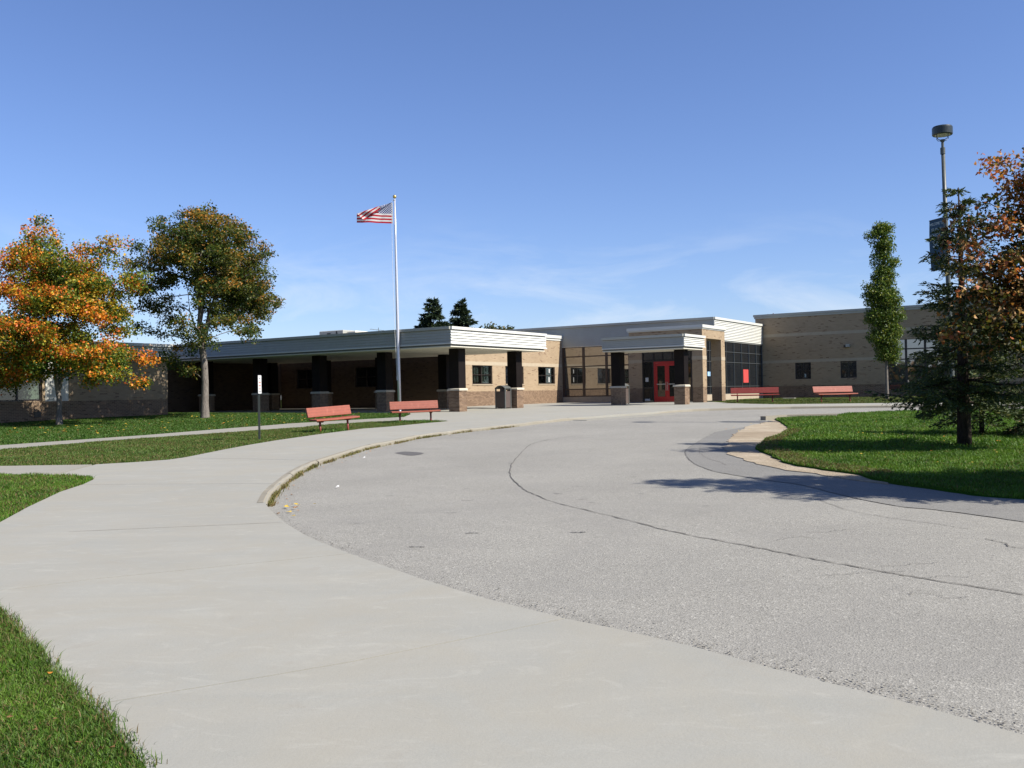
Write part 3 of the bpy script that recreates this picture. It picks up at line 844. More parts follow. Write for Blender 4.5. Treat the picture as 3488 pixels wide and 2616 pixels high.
MB().box(-24.80, -24.46, DV+.002, DV+.006, -.60, -.48).build('notice', M['paper_white'], ef, off=OFF)
df = MB().box(-24.15, -24.08, DV-.07, DV+.05, -.70, 1.74).box(-22.53, -22.46, DV-.07, DV+.05, -.70, 1.74).box(-24.08, -22.53, DV-.07, DV+.05, 1.66, 1.74)
df.build('door_frame', M['red_door'], school, off=OFF)
for p, q, hs in ((-24.07, -23.31, -23.36), (-23.30, -22.54, -23.25)):
    d = MB().box(p, p+.13, DV-.05, DV, -.69, 1.65).box(q-.13, q, DV-.05, DV, -.69, 1.65).box(p+.13, q-.13, DV-.05, DV, 1.48, 1.65).box(p+.13, q-.13, DV-.05, DV, -.69, -.36)
    do = d.build('door', M['red_door'], school, off=OFF)
    MB().box(p+.13, q-.13, DV-.028, DV-.022, -.36, 1.48).build('pane', M['glass_door'], do, off=OFF)
    MB().box(p+.10, q-.10, DV-.09, DV-.06, .36, .41).build('push_bar', M['steel'], do, off=OFF)
    MB().tube([(hs, DV-.06, .0), (hs, DV-.10, .02), (hs, DV-.10, .5), (hs, DV-.06, .52)], .014, 6).build('handle', M['steel'], do, off=OFF)

# --- right-hand block: shaded wall along u at v = 64.2
RV = 64.2
ro_ = [(-19.01, -17.96, .60, 1.70), (-16.04, -15.01, .60, 1.70), (-13.15, -8.70, -.27, 2.96)]
holes('v', RV, .3, -21.69, 14, ZT, 4.80, ro_).build('wall', M['tan'], school, off=OFF)
holes('v', RV+.008, .29, -21.68, 14, ZB, ZT-.001, [(-13.15, -8.70, -.27, ZT)]).build('wainscot', M['brown'], school, off=OFF)
MB().box(-21.69, -21.3, RV+.3, 80, ZB, 4.80).build('wall', M['tan'], school, off=OFF)
bm_ = MB()
for p, q in ((-21.69, -13.2), (-8.66, 14)): bm_.box(p, q, RV-.006, RV+.003, 1.71, 1.90)
bm_.box(-21.69, 14, RV-.006, RV+.003, 3.50, 3.70)
bm_.build('stone_band', M['band'], school, off=OFF)
MB().box(-13.15, -8.7, RV+.02, RV+.25, ZB, -.31).build('stone_base', M['stone'], school, off=OFF)
MB().box(-21.80, 14.1, RV-.10, RV+.5, 4.93, 5.08).box(-21.75, 14.05, RV-.05, RV+.45, 4.802, 4.926).build('coping', M['grey_shade_metal'], school, off=OFF)
MB().box(-21.5, 14, RV+.4, 80, 4.7, 4.8).build('roof', M['roof'], school, off=OFF)
for p, q, a, b in ro_[:2]:
    o = window('v', RV, p, q, a, b, cols=2, inward=1)
    MB().box(p-.2, q+.2, RV+.8, RV+.85, a-.2, b+.1).build('room_backing', M['black'], o, off=OFF)
storefront('v', RV+.08, 1, [-13.1, -11.99, -10.86, -9.74, -8.75], ZM, 'glass', .13, .075, M['frame'], school)
MB().box(-13.2, -8.6, RV+.9, RV+.95, -.5, 3.1).build('room_backing', M['black'], school, off=OFF)
lt = MB().box(-15.62, -15.40, RV-.24, RV, 2.62, 2.80).build('wall_light', M['grey_shade_metal'], school, off=OFF)
MB().box(-15.76, -15.63, RV-.2, RV-.02, 2.60, 2.76).build('lamp_lens', M['frame'], lt, off=OFF)

# --- left-hand classroom wing: sunlit wall along v at u = -45
LU = -40.5
LE = 30.6                                             # the wing ends here, short of the canopy
lo = [(13.0, 15.2, .07, 2.05), (15.8, 18.0, .07, 2.05), (18.6, 20.8, .07, 2.05), (21.85, 24.05, .07, 2.05)]
holes('u', LU, -.3, 2, LE, .05, 2.18, lo + [(24.18, 25.3, .05, 2.0)]).build('wall', M['tan'], school, off=OFF)
MB().box(LU-.29, LU-.006, 2, LE-.004, -1.5, .049).build('wainscot', M['brown'], school, off=OFF)
fascia('u', LU+.30, 1, 2, LE+.1, 2.13, 2.78, 5, M['white'], 'siding_board', school)
MB().box(-60, LU+.299, 2, LE+.1, 2.15, 2.76).box(-60, -45.3, LE+.11, 64, 2.19, 2.82).build('roof', M['roof'], school, off=OFF)
MB().box(LU-.25, LU-.02, 24.18, 25.3, .051, 2.0).build('white_panel', M['white'], school, off=OFF)
MB().box(-60, LU-.3, LE-.3, LE, -1.3, 2.18).box(-45.3, -45.0, LE, 42.4, -1.3, 2.2).build('wall', M['shade_brick'], school, off=OFF)  # brick with the recess shade put into its colour
for p, q, a, b in lo:
    o = window('u', LU, p, q, a, b, rail=.55, glass='glass_clear')
    MB().box(LU-.9, LU-.85, p-.2, q+.2, a-.2, b+.1).build('room_backing', M['black'], o, off=OFF)
    for k in range(2):
        c0 = p+.07+k*(q-p)/2
        MB().box(LU-.175, LU-.168, c0, c0+(q-p)/2-.14, a+.09, b-.08).build('blind', M['blind'], o, off=OFF)
MB().box(LU+.002, LU+.02, 23.65, 23.96, -.64, -.41).build('vent_grille', M['frame'], school, off=OFF)

# --- canopies
def canopy(name, label, u0, u1, v0, v1, zs, zt, cols_, base_z, wall_side):
    ox, oy = uvw((u0+u1)/2, (v0+v1)/2)
    off = ((u0+u1)/2, (v0+v1)/2, base_z)
    root = empty(name, (ox, oy, EYE+base_z), YAW)
    tag(root, label, 'canopy')
    z1 = zs+.12
    MB().box(u0, u1-.05, v0+.05, v1-.05, z1, zt-.05).build('roof', M['roof'], root, off=off)
    fascia('v', v0+.05, -1, u0, u1-.055, z1, zt, 5, M['grey_shade_metal'], 'siding_board', root, .15, off)  # front boards greyed so the colour carries their shade
    fascia('u', u1-.05, 1, v0+.03, v1, z1, zt, 5, M['white'], 'siding_board', root, .15, off)
    # bottom trim, set back, then the soffit
    MB().box(u0, u1+.0, v0-.0, v0+.05, z1-.02, z1+.035).box(u1-.05, u1+.02, v0+.051, v1+.05, z1-.02, z1+.035).build('fascia_base', M['white'], root, off=off)
    MB().box(u0, u1-.10, v0+.10, v1-.08, zs+.02, z1-.02).build('soffit_trim', M['trim'], root, off=off)
    MB().box(u0, u1-.07, v0+.07, v1-.05, zs-.02, zs+.02).build('soffit', M['soffit'], root, off=off)
    MB().prism([(v0+.05, z1), (v1-.05, z1), (v1-.05, zt-.06), (v0+.05, zt-.06)], 'x', u1-.06, u1-.051).build('fascia_back', M['white'], root, off=off)
    for (cu, cv, ch, limit) in cols_:
        core = MB().box(cu+.014, cu+.586, cv+.014, cv+.586, base_z-.5, .178).build('column', M['mortar'], root, off=off)
        OFF_P[core.name] = off
        z0 = .178-17*.0677
        brick_face('v', cv+.014, -1, cu+.001, cu+.599, z0, 17, core, 0 if not limit else 60)
        brick_face('u', cu+.586, 1, cv+.001, cv+.599, z0, 17, core, 0 if not limit else 60)
        brick_face('v', cv+.586, 1, cu+.001, cu+.599, z0, 17, core, 0)
        brick_face('u', cu+.014, -1, cv+.001, cv+.599, z0, 17, core, 0)
        MB().cbox(cu-.04, cu+.64, cv-.04, cv+.64, .18, .285, .035).build('cap_stone', M['cap'], core, off=off)
        MB().box(cu+.03, cu+.57, cv+.03, cv+.57, .286, zs-.021).build('shaft', M['bronze'], core, off=off)
    return root
LC = [(-26.4-4.37*k, 35.2, 0, k == 0) for k in range(5)] + [(-26.35, 40.0, 0, True)] + [(-26.35-4.37*k, 40.0, 0, False) for k in range(1, 5)]
canopy('walkway_canopy', 'long flat walkway canopy on dark columns with brick bases beside the flagpole', -45.0, -25.1, 33.7, 41.85, 2.14, 3.02, LC, -.80, 'v')
canopy('entrance_canopy', 'small flat canopy on two dark columns in front of the red doors', -23.30, -18.68, 44.5, 47.25, 2.10, 2.82, [(-23.29, 45.4, 0, False), (-19.67, 45.4, 0, True)], -.72, 'v')
# sunlit office wainscot: the nearest bricks are pieces of their own, the rest one part
brick_face('u', -31.914, 1, 42.4, 47.0, ZT-13*.0677, 13, wains, 300)
brick_face('u', -31.914, 1, 47.0, 55.2, ZT-13*.0677, 13, wains, 0)

# ================================================================ OBJECTS
M['bench_red'] = None
def perforated(name, c, scale, dots=True):
    """coated metal punched with small holes"""
    g = N(name); v = g.coord()
    vo = g.n('ShaderNodeTexVoronoi', Scale=scale, Randomness=0.0); g.put(vo, 'Vector', v)
    hole = g.ramp(vo.outputs['Distance'], [(.24, 1.), (.34, 0.)])
    wear = g.ramp(g.noise(v, 5, 5, .7), [(.55, 0.), (.72, .5)])
    cc = g.mix(g.ramp(g.noise(v, 9, 4), [(.3, 0.), (.7, 1.)]), tuple(x*.86 for x in c), c)
    cc = g.mix(wear, cc, tuple(min(x*1.25+.04, 1) for x in c))
    cc = g.mix(g.math('MULTIPLY', hole, .62), cc, tuple(x*.18 for x in c))
    return g.done(g.bsdf(cc, .5, 0, .4, g.bump(g.math('SUBTRACT', 1.0, hole), .4, .006)))
M['bench_red'] = perforated('bench_red', (.275, .076, .044), 42)
M['bench_red_dark'] = perforated('bench_red_dark', (.22, .034, .024), 55)
M['bench_leg'] = paint('bench_leg', (.20, .036, .027), .5, var=.15)
M['bin_panel'] = paint('bin_panel', (.075, .055, .047), .6, var=.12)
M['bin_frame'] = paint('bin_frame', (.085, .090, .085), .45, var=.1)
M['aluminium'] = paint('aluminium', (.60, .60, .64), .42, .6, var=.02, scale=.7)
M['gold'] = paint('gold_ball', (.62, .46, .16), .3, .8, var=.1)
M['rope'] = paint('rope', (.62, .62, .60), .8)
M['post_green'] = paint('sign_post', (.035, .042, .036), .5, var=.2)
M['sign_white'] = paint('sign_white', (.60, .60, .585), .4, var=.03)
M['sign_red'] = paint('sign_red', (.45, .14, .10), .5)
M['sign_dark'] = paint('sign_dark', (.08, .08, .09), .5)
M['lamp_pole'] = paint('lamp_pole', (.070, .078, .072), .45, var=.15)
M['lamp_dark'] = paint('lamp_dark', (.020, .026, .022), .35, var=.15)
M['lamp_lens'] = paint('lamp_lens', (.55, .52, .46), .3)
M['banner'] = paint('banner_cloth', (.012, .050, .095), .75, var=.1)
M['banner_text'] = paint('banner_text', (.52, .60, .62), .7)
M['bark'] = None
def bark_mat(name, a, b, s=6):
    g = N(name); v = g.coord((1, 1, .35))
    n1 = g.noise(v, s*3, 6, .7, .4)
    c = g.mix(g.ramp(n1, [(.35, 0.), (.65, 1.)]), a, b)
    return g.done(g.bsdf(c, .95, 0, .1, g.bump(n1, .9, .03)))
M['bark'] = bark_mat('bark', (.10, .086, .074), (.215, .19, .165))
M['bark_dark'] = bark_mat('bark_dark', (.030, .022, .018), (.080, .060, .048))

# ---- benches
def rounded(prof_w, prof_h, r=.018, n=3):
    """rounded-rectangle profile centred on (0,0)"""
    pts = []
    for cx, cy, a0 in ((prof_w/2-r, prof_h/2-r, 0), (-prof_w/2+r, prof_h/2-r, 90), (-prof_w/2+r, -prof_h/2+r, 180), (prof_w/2-r, -prof_h/2+r, 270)):
        for k in range(n+1):
            a = R(a0+90*k/n); pts.append((cx+r*math.cos(a), cy+r*math.sin(a)))
    return pts
def make_bench(L_, seat_m, label, group):
    """seat runs along local x, the sitter faces local -y"""
    root = empty('bench'); tag(root, label, 'bench', group)
    def bent(name, w, h, cy, cz, tilt, sag=0.0):
        prof = [(math.cos(tilt)*p-math.sin(tilt)*q+cy, math.sin(tilt)*p+math.cos(tilt)*q+cz) for p, q in rounded(w, h)]
        mb = MB(); n = 8
        for k in range(n):
            pass
        b = len(prof)
        for k in range(n+1):
            x = -L_/2 + L_*k/n; dz = -sag*math.sin(math.pi*k/n)
            mb.v += [(x, p, q+dz) for p, q in prof]
        for k in range(n):
            for i in range(b):
                j = (i+1) % b
                mb.f.append((k*b+i, k*b+j, (k+1)*b+j, (k+1)*b+i))
        mb.f.append(tuple(range(b))); mb.f.append(tuple(n*b+i for i in range(b)))
        return mb.build(name, seat_m, root)
    bent('seat', .36, .055, -.05, .43, R(2), .012)
    bent('backrest', .055, .31, .22, .66, R(-14))
    for s in (-1, 1):
        x = s*(L_/2-.33)
        lg = MB().tube([(x, 0, -.12), (x, 0, .36)], .034, 10).build('leg', M['bench_leg'], root, smooth=True)
        MB().prism([(-.19, .375), (.17, .375), (.14, .405), (-.22, .405)], 'x', x-.035, x+.035).prism([(-.12, .34), (.10, .34), (.15, .374), (-.17, .374)], 'x', x-.022, x+.022).build('bracket', M['bench_leg'], lg)
        MB().tube([(x, .12, .40), (x, .22, .42), (x, .225, .52), (x, .275, .76)], .022, 8).build('back_support', M['bench_leg'], lg)
    return root
g_near, g_far = 'benches beside the front walk', 'benches in front of the right wing'
def place(o, x, y, face, z=0.0, tilt=0.0):
    """face: direction (dx, dy) the sitter looks to"""
    o.location = (x, y, zg(y)+z)
    o.rotation_euler = (0, tilt, math.atan2(face[0], -face[1]))
b = make_bench(1.83, M['bench_red'], 'red perforated metal bench nearest the thin white sign post', g_near)
place(b, -5.68, 30.35, (.80, -.60), -.02, R(-2.2))
b = copy_tree(b); b['label'] = 'red perforated metal bench standing in front of the flagpole'
place(b, -3.62, 35.55, (.30, -.95), -.02, R(-.8))
b = make_bench(2.42, M['bench_red_dark'], 'dark red slatted bench in front of the glass wall with the red poster', g_far)
place(b, 12.55, 49.3, (-.20, -.98), -.02)
b = copy_tree(b); b['label'] = 'pale red bench under the two small windows of the right wing'
place(b, 16.15, 47.6, (.36, -.93), -.02)
for ch in b.children:
    if ch.name.startswith(('seat', 'backrest')):
        ch.data = ch.data.copy(); ch.data.materials[0] = M['bench_red']

# ---- litter bins
def make_bin(x, y, rz, label):
    root = empty('litter_bin', (x, y, zg(y)), rz); tag(root, label, 'bin', 'litter bins by the canopy columns')
    w, d = .27, .25
    for sx_ in (-1, 1):
        for sy_ in (-1, 1):
            MB().cbox(sx_*w-.03, sx_*w+.03, sy_*d-.03, sy_*d+.03, 0, 1.02, .005).build('corner_post', M['bin_frame'], root)
    for sx_ in (-1, 1): MB().box(sx_*w-.012, sx_*w+.012, -d+.031, d-.031, .05, .86).build('side_panel', M['bin_panel'], root)
    for sy_ in (-1, 1): MB().box(-w+.031, w-.031, sy_*d-.012, sy_*d+.012, .05, .86).build('side_panel', M['bin_panel'], root)
    MB().box(-w+.05, w-.05, -d+.05, d-.05, .02, .80).build('liner', M['black'], root)
    n = 12; outer, inner = [], []
    for k in range(n+1):
        t = -1+2*k/n
        outer.append((t*(w+.045), 1.00+.15*(1-t*t))); inner.append((t*(w+.02), .975+.15*(1-t*t)))
    hood = MB()
    for k in range(n):
        hood.prism([outer[k], outer[k+1], inner[k+1], inner[k]], 'y', -d-.045, d+.045)
    hood.build('hood', M['bin_frame'], root)
    MB().cbox(-.05, .05, -d+.04, d-.04, .80, 1.08, .01).build('divider', M['bin_panel'], root)
    return root
bx, by = uvw(-27.0, 41.25); make_bin(-.45, 47.45, YAW, 'dark brown litter bin with arched hood beside the walkway canopy column')
bx, by = uvw(-22.0, 46.7); make_bin(6.07, 52.6, YAW, 'dark litter bin half hidden behind the left column of the entrance canopy')

# ---- flagpole and flag
fx, fy = -5.14, 43.44
fz = zg(fy)
lean = -.006
pole = empty('flagpole', (fx, fy, fz)); tag(pole, 'tall tapered aluminium flagpole with a gold ball on top', 'flagpole')
PH = 9.72
MB().tube([(lean*z, 0, z) for z in (-.2, 2, 4, 6, 8, PH)], [.078, .078, .072, .062, .05, .038], 16).build('pole', M['aluminium'], pole, smooth=True)
MB().tube([(0, 0, 0), (0, 0, .05), (0, 0, .09)], [.17, .16, .09], 16).build('base_collar', M['aluminium'], pole, smooth=True)
MB().tube([(lean*PH, 0, PH), (lean*PH, 0, PH+.03), (lean*PH, 0, PH+.07)], [.05, .05, .02], 10).box(lean*PH-.10, lean*PH-.03, -.02, .02, PH-.03, PH+.02).build('truck', M['aluminium'], pole)
me = bpy.data.meshes.new('finial'); bmx = bmesh.new(); bmesh.ops.create_uvsphere(bmx, u_segments=20, v_segments=12, radius=.085)
bmesh.ops.translate(bmx, verts=bmx.verts, vec=(lean*PH, 0, PH+.165)); bmx.to_mesh(me); bmx.free()
link_mesh('finial', me, M['gold'], pole, True)
rp = []
for k in range(15):
    t = k/14; z = PH-.05 - t*(PH-1.6)
    rp.append((lean*z-.075-.05*math.sin(math.pi*t)-.10*(1-t)*.6, -.05, z))
MB().tube(rp, .007, 5).build('halyard', M['rope'], pole)
MB().box(-.10, -.07, -.06, -.03, 1.5, 1.68).build('cleat', M['aluminium'], pole)

def flag_mat():
    """thirteen stripes, canton with rows of pale dots, from the cloth's own surface coordinates"""
    g = N('flag_cloth')
    uvn = g.n('ShaderNodeUVMap', uv_map='UVMap'); s = g.n('ShaderNodeSeparateXYZ', Vector=uvn.outputs[0])
    u, v = s.outputs[0], s.outputs[1]
    row = g.math('FLOOR', g.math('MULTIPLY', v, 13.0))
    odd = g.math('MODULO', row, 2.0)
    stripes = g.mix(odd, (.46, .020, .035), (.74, .72, .68))
    cant = g.math('MULTIPLY', g.math('LESS_THAN', u, .40), g.math('GREATER_THAN', v, 6/13))
    cu = g.math('MULTIPLY', g.math('DIVIDE', u, .40), 6.0); cv = g.math('MULTIPLY', g.math('DIVIDE', g.math('SUBTRACT', v, 6/13), 7/13), 5.0)
    def dots(off):
        a = g.math('SUBTRACT', g.math('FRACT', g.math('ADD', cu, off)), .5); c = g.math('SUBTRACT', g.math('FRACT', g.math('ADD', cv, off)), .5)
        d2 = g.math('ADD', g.math('MULTIPLY', a, a), g.math('MULTIPLY', g.math('MULTIPLY', c, c), .55))
        return g.math('LESS_THAN', d2, .038)
    star = g.math('MAXIMUM', dots(0.0), dots(.5))
    blue = g.mix(star, (.035, .055, .19), (.78, .78, .76))
    c = g.mix(cant, stripes, blue)
    p = g.bsdf(c, .75, 0, .15)
    t = g.n('ShaderNodeBsdfTranslucent'); g.put(t, 'Color', c)
    mx = g.n('ShaderNodeMixShader', Fac=.35); g.t.links.new(p, mx.inputs[1]); g.t.links.new(t.outputs[0], mx.inputs[2])
    return g.done(mx.outputs[0])
FW, FH = 1.60, .95
nu, nv = 72, 44
A = np.array([.0, FH]); Bp = np.array([FW, FH*.34]); dl = (Bp-A)/np.linalg.norm(Bp-A); nl = np.array([-dl[1], dl[0]])   # fold line, normal pointing up
fv, fuv = [], []
for j in range(nv+1):
    for i in range(nu+1):
        s, t = i/nu, j/nv
        p = np.array([s*FW, t*FH]); rel = p-A; al = rel@dl; d = rel@nl
        yy = 0.0
        rr = .018+.05*max(al, 0)/FW
        if d > 0:
            th = d/rr
            if th < math.pi: p = A+dl*al+nl*rr*math.sin(th); yy = -rr*(1-math.cos(th))
            else: p = A+dl*al-nl*(d-math.pi*rr)*.92; yy = -2*rr-.02
        X = -p[0]*(1-.02*math.sin(s*5)); Z = p[1] + .06*s
        yy += (.10*math.sin(s*7.0+t*1.4+.4)*s + .025*math.sin(s*17+t*6))*min(1, s*3)
        fv.append((X, yy-.12*s, Z)); fuv.append((s, t))
ff = [(j*(nu+1)+i, j*(nu+1)+i+1, (j+1)*(nu+1)+i+1, (j+1)*(nu+1)+i) for j in range(nv) for i in range(nu)]
me = bpy.data.meshes.new('flag'); me.from_pydata(fv, [], ff)
ul = me.uv_layers.new(name='UVMap')
for lp in me.loops: ul.data[lp.index].uv = fuv[lp.vertex_index]
flag = link_mesh('flag', me, flag_mat(), None, True)
flag.location = (fx+lean*PH-.10, fy-.05, fz+PH-.12-FH)
tag(flag, 'striped red and white flag with a starred blue corner flying from the pole', 'flag')
MB().box(-.012, .012, -.006, .006, -.005, FH+.005).build('header', M['sign_white'], flag)

# ---- sign on a post
sx0, sy0 = -7.07, 26.59
sg = empty('sign_post', (sx0, sy0, zg(sy0))); tag(sg, 'narrow white sign with red marks on a dark green post in the grass', 'sign')
MB().box(-.028, .028, -.012, .012, -.3, 1.76).box(-.012, .012, .012, .028, -.3, 1.76).build('post', M['post_green'], sg)
plate = empty('sign_plate', (0, 0, 0), R(87.5)); plate.parent = sg; bpy.data.objects.remove(plate)
ang = R(88)
pl = MB().cbox(-.15, .15, -.034, -.030, 1.30, 1.81, .001).build('plate', M['sign_white'], sg); pl.rotation_euler = (0, 0, ang)
for z0, z1, w, m in ((1.71, 1.735, .04, 'sign_dark'), (1.60, 1.63, .08, 'sign_red'), (1.505, 1.535, .08, 'sign_red'), (1.42, 1.445, .07, 'sign_red'), (1.355, 1.37, .09, 'sign_dark')):
    MB().box(-w, w, -.0365, -.0345, z0, z1).build('print', M[m], pl)

# ---- lamp post with banner
lx, ly = 13.93, 30.12
lp_ = empty('lamp_post', (lx, ly, zg(ly))); tag(lp_, 'tall dark lamp post with a round lamp head and a blue banner', 'street lamp')
LH = 8.92
ll = -.016
MB().tube([(ll*z, 0, z) for z in (-.2, .6, 3, 6, LH-.5)], [.085, .082, .078, .068, .058], 14).build('pole', M['lamp_pole'], lp_, smooth=True)
MB().tube([(ll*LH, 0, LH-.5), (ll*LH, 0, LH-.30)], .075, 14).tube([(ll*LH, 0, LH-.3), (ll*LH, 0, LH-.1)], .042, 12).tube([(ll*LH, 0, LH-.1), (ll*LH, 0, LH-.04)], .07, 12).build('collar', M['lamp_pole'], lp_, smooth=False)
for k in range(4):
    a = R(20+90*k); c, s = math.cos(a), math.sin(a)
    MB().tube([(ll*LH+c*.04, s*.04, LH-.07), (ll*LH+c*.18, s*.18, LH-.04), (ll*LH+c*.235, s*.235, LH+.02), (ll*LH+c*.235, s*.235, LH+.14)], .011, 6).build('yoke_arm', M['lamp_dark'], lp_)
hd = MB().tube([(ll*LH, 0, LH+.10), (ll*LH, 0, LH+.12), (ll*LH, 0, LH+.33), (ll*LH, 0, LH+.37), (ll*LH, 0, LH+.395)], [.29, .305, .305, .28, .18], 32)
hd = hd.build('lamp_head', M['lamp_dark'], lp_)
MB().tube([(ll*LH, 0, LH+.085), (ll*LH, 0, LH+.11)], [.20, .26], 28).build('lens', M['lamp_lens'], hd)
# banner hung from two arms; its plane runs from the pole to the left and away
BD = Vector((-.26, .966, 0)); BN = Vector((-.966, -.26, 0))
bz1, bz0 = zg(ly)*0+6.43, 4.80
BW = .66
for z in (bz1, bz0):
    MB().tube([tuple(Vector((ll*z, 0, z))), tuple(Vector((ll*z, 0, z))+BD*(BW+.10))], .014, 8).build('banner_arm', M['lamp_dark'], lp_)
def ban(s, t, o=0.0):
    """point on the banner: s 0..1 away from the pole, t 0..1 upward; bows outward in the middle"""
    z = bz0+(bz1-bz0)*t
    bow = .035*math.sin(math.pi*t)*s
    return Vector((ll*z, 0, z)) + BD*(.09+BW*s) + BN*(bow+o)
mb = MB(); n1, n2 = 6, 14
for j in range(n2+1):
    for i in range(n1+1): mb.v.append(tuple(ban(i/n1, j/n2)))
for j in range(n2):
    for i in range(n1):
        q = j*(n1+1)+i; mb.f.append((q, q+1, q+n1+2, q+n1+1))
bn = mb.build('banner', M['banner'], lp_, smooth=True)
def banner_text(txt, t, size, mat='banner_text', squash=1.0):
    cu = bpy.data.curves.new('letters', 'FONT'); cu.body = txt; cu.size = size; cu.align_x = 'CENTER'; cu.resolution_u = 2
    tmp = bpy.data.objects.new('tmp', cu); col.objects.link(tmp)
    bpy.context.view_layer.update()
    me = bpy.data.meshes.new_from_object(tmp.evaluated_get(bpy.context.evaluated_depsgraph_get()))
    bpy.data.objects.remove(tmp)
    for v in me.vertices:
        # reading direction: seen from the banner's front the pole is on the right
        s = .5 - v.co.x*squash/BW; tt = t + v.co.y/(bz1-bz0)
        v.co = ban(s, tt, .006)
    link_mesh('lettering', me, M[mat], bn)
banner_text('WELCOME TO', .885, .125, squash=.80)
banner_text('ST. CLAIR', .775, .125, squash=.86)
banner_text('HIGH SCHOOL', .665, .125, squash=.76)
banner_text('SC', .455, .34, squash=.95)

# small things by the right wing and along the roof
MB().cbox(-.38, .38, -.18, .18, -.04, .07, .02).build('splash_block', M['concrete_old'])
o = bpy.data.objects['splash_block']; o.location = (17.55, 60.4, zg(60.4)); o.rotation_euler = (0, 0, YAW)
tag(o, 'small concrete splash block lying on the grass below the right wing wall', 'splash block')
ant = empty('roof_antenna', (*uvw(-41.0, 47.2), EYE+3.4), R(20)); tag(ant, 'thin metal aerial sticking up from the roof near the flagpole', 'antenna')
MB().tube([(0, 0, -.2), (0, 0, 1.05)], .018, 6).build('mast', M['lamp_pole'], ant)
MB().tube([(-.55, 0, .95), (.75, 0, .82)], .014, 6).build('boom', M['lamp_pole'], ant)
for k in range(7):
    x = -.5+.2*k; z = .945-.1*(x+.55)
    MB().tube([(x, -.35+.03*k, z), (x, .35-.03*k, z)], .008, 5).build('element', M['lamp_pole'], ant)

# ================================================================ VEGETATION
def in_poly(px, py, poly):
    inside = np.zeros(len(px), bool)
    n = len(poly); j = n-1
    for i in range(n):
        xi, yi = poly[i]; xj, yj = poly[j]
        c = ((yi > py) != (yj > py)) & (px < (xj-xi)*(py-yi)/((yj-yi) or 1e-9)+xi)
        inside ^= c; j = i
    return inside
ZGA = lambda y: np.interp(y, KY, KZ)

def scatter(poly, density, clip=None):
    xs = [p[0] for p in poly]; ys = [p[1] for p in poly]
    x0, x1, y0, y1 = min(xs), max(xs), min(ys), max(ys)
    if clip: x0, x1, y0, y1 = max(x0, clip[0]), min(x1, clip[1]), max(y0, clip[2]), min(y1, clip[3])
    n = int((x1-x0)*(y1-y0)*density)
    x = rng.uniform(x0, x1, n); y = rng.uniform(y0, y1, n)
    k = in_poly(x, y, poly)
    return x[k], y[k]

def fnoise(x, y, s, seed=0.0):
    """cheap smooth value noise on arrays"""
    a = np.sin(x*s*1.3+seed)*np.cos(y*s*1.7-seed*.7)+.6*np.sin(x*s*3.1-y*s*2.3+seed*2)+.4*np.cos(x*s*5.3+y*s*4.7+seed)
    return a/2.0

def blades(name, label, parts):
    """grass as real blades: parts = list of (x, y, height, width, palette a, palette b, dry fraction, ground offset)"""
    V, F, C = [], [], []
    base = 0
    for x, y, h, w, ca, cb, dry, off in parts:
        n = len(x)
        if n == 0: continue
        z = ZGA(y)+off
        a = rng.uniform(0, 2*math.pi, n); hh = h*rng.uniform(.45, 1.25, n)*(1+.35*fnoise(x, y, 2.1))
        ww = w*rng.uniform(.6, 1.3, n)
        lean_ = hh*rng.uniform(.15, .95, n); la = rng.uniform(0, 2*math.pi, n)
        dx, dy = np.cos(a)*ww/2, np.sin(a)*ww/2
        mx, my = np.cos(la)*lean_*.35, np.sin(la)*lean_*.35
        tx, ty = np.cos(la)*lean_, np.sin(la)*lean_
        v = np.empty((n, 5, 3), np.float32)
        v[:, 0] = np.stack([x-dx, y-dy, z], 1); v[:, 1] = np.stack([x+dx, y+dy, z], 1)
        v[:, 2] = np.stack([x+mx+dx*.8, y+my+dy*.8, z+hh*.6], 1); v[:, 3] = np.stack([x+mx-dx*.8, y+my-dy*.8, z+hh*.6], 1)
        v[:, 4] = np.stack([x+tx, y+ty, z+hh*rng.uniform(.75, 1.0, n)], 1)
        f = np.array([[0, 1, 2], [0, 2, 3], [3, 2, 4]])[None]+(np.arange(n)*5)[:, None, None]+base
        t = np.clip(.5+.38*fnoise(x, y, 1.1, 2.0)+rng.normal(0, .28, n), 0, 1)[:, None]
        c = np.array(ca)*(1-t)+np.array(cb)*t
        dr = rng.random(n) < dry*(1+.9*fnoise(x, y, .8, 5.0))
        c[dr] = np.array([.19, .135, .055])*rng.uniform(.6, 1.2, (dr.sum(), 1))
        c *= rng.uniform(.75, 1.25, (n, 1))
        V.append(v.reshape(-1, 3)); F.append(f.reshape(-1, 3)); C.append(np.repeat(c, 5, 0)); base += n*5
    o = np_mesh(name, np.concatenate(V), np.concatenate(F), M['blade'], None, np.concatenate(C))
    tag(o, label, 'grass', kind='stuff'); return o

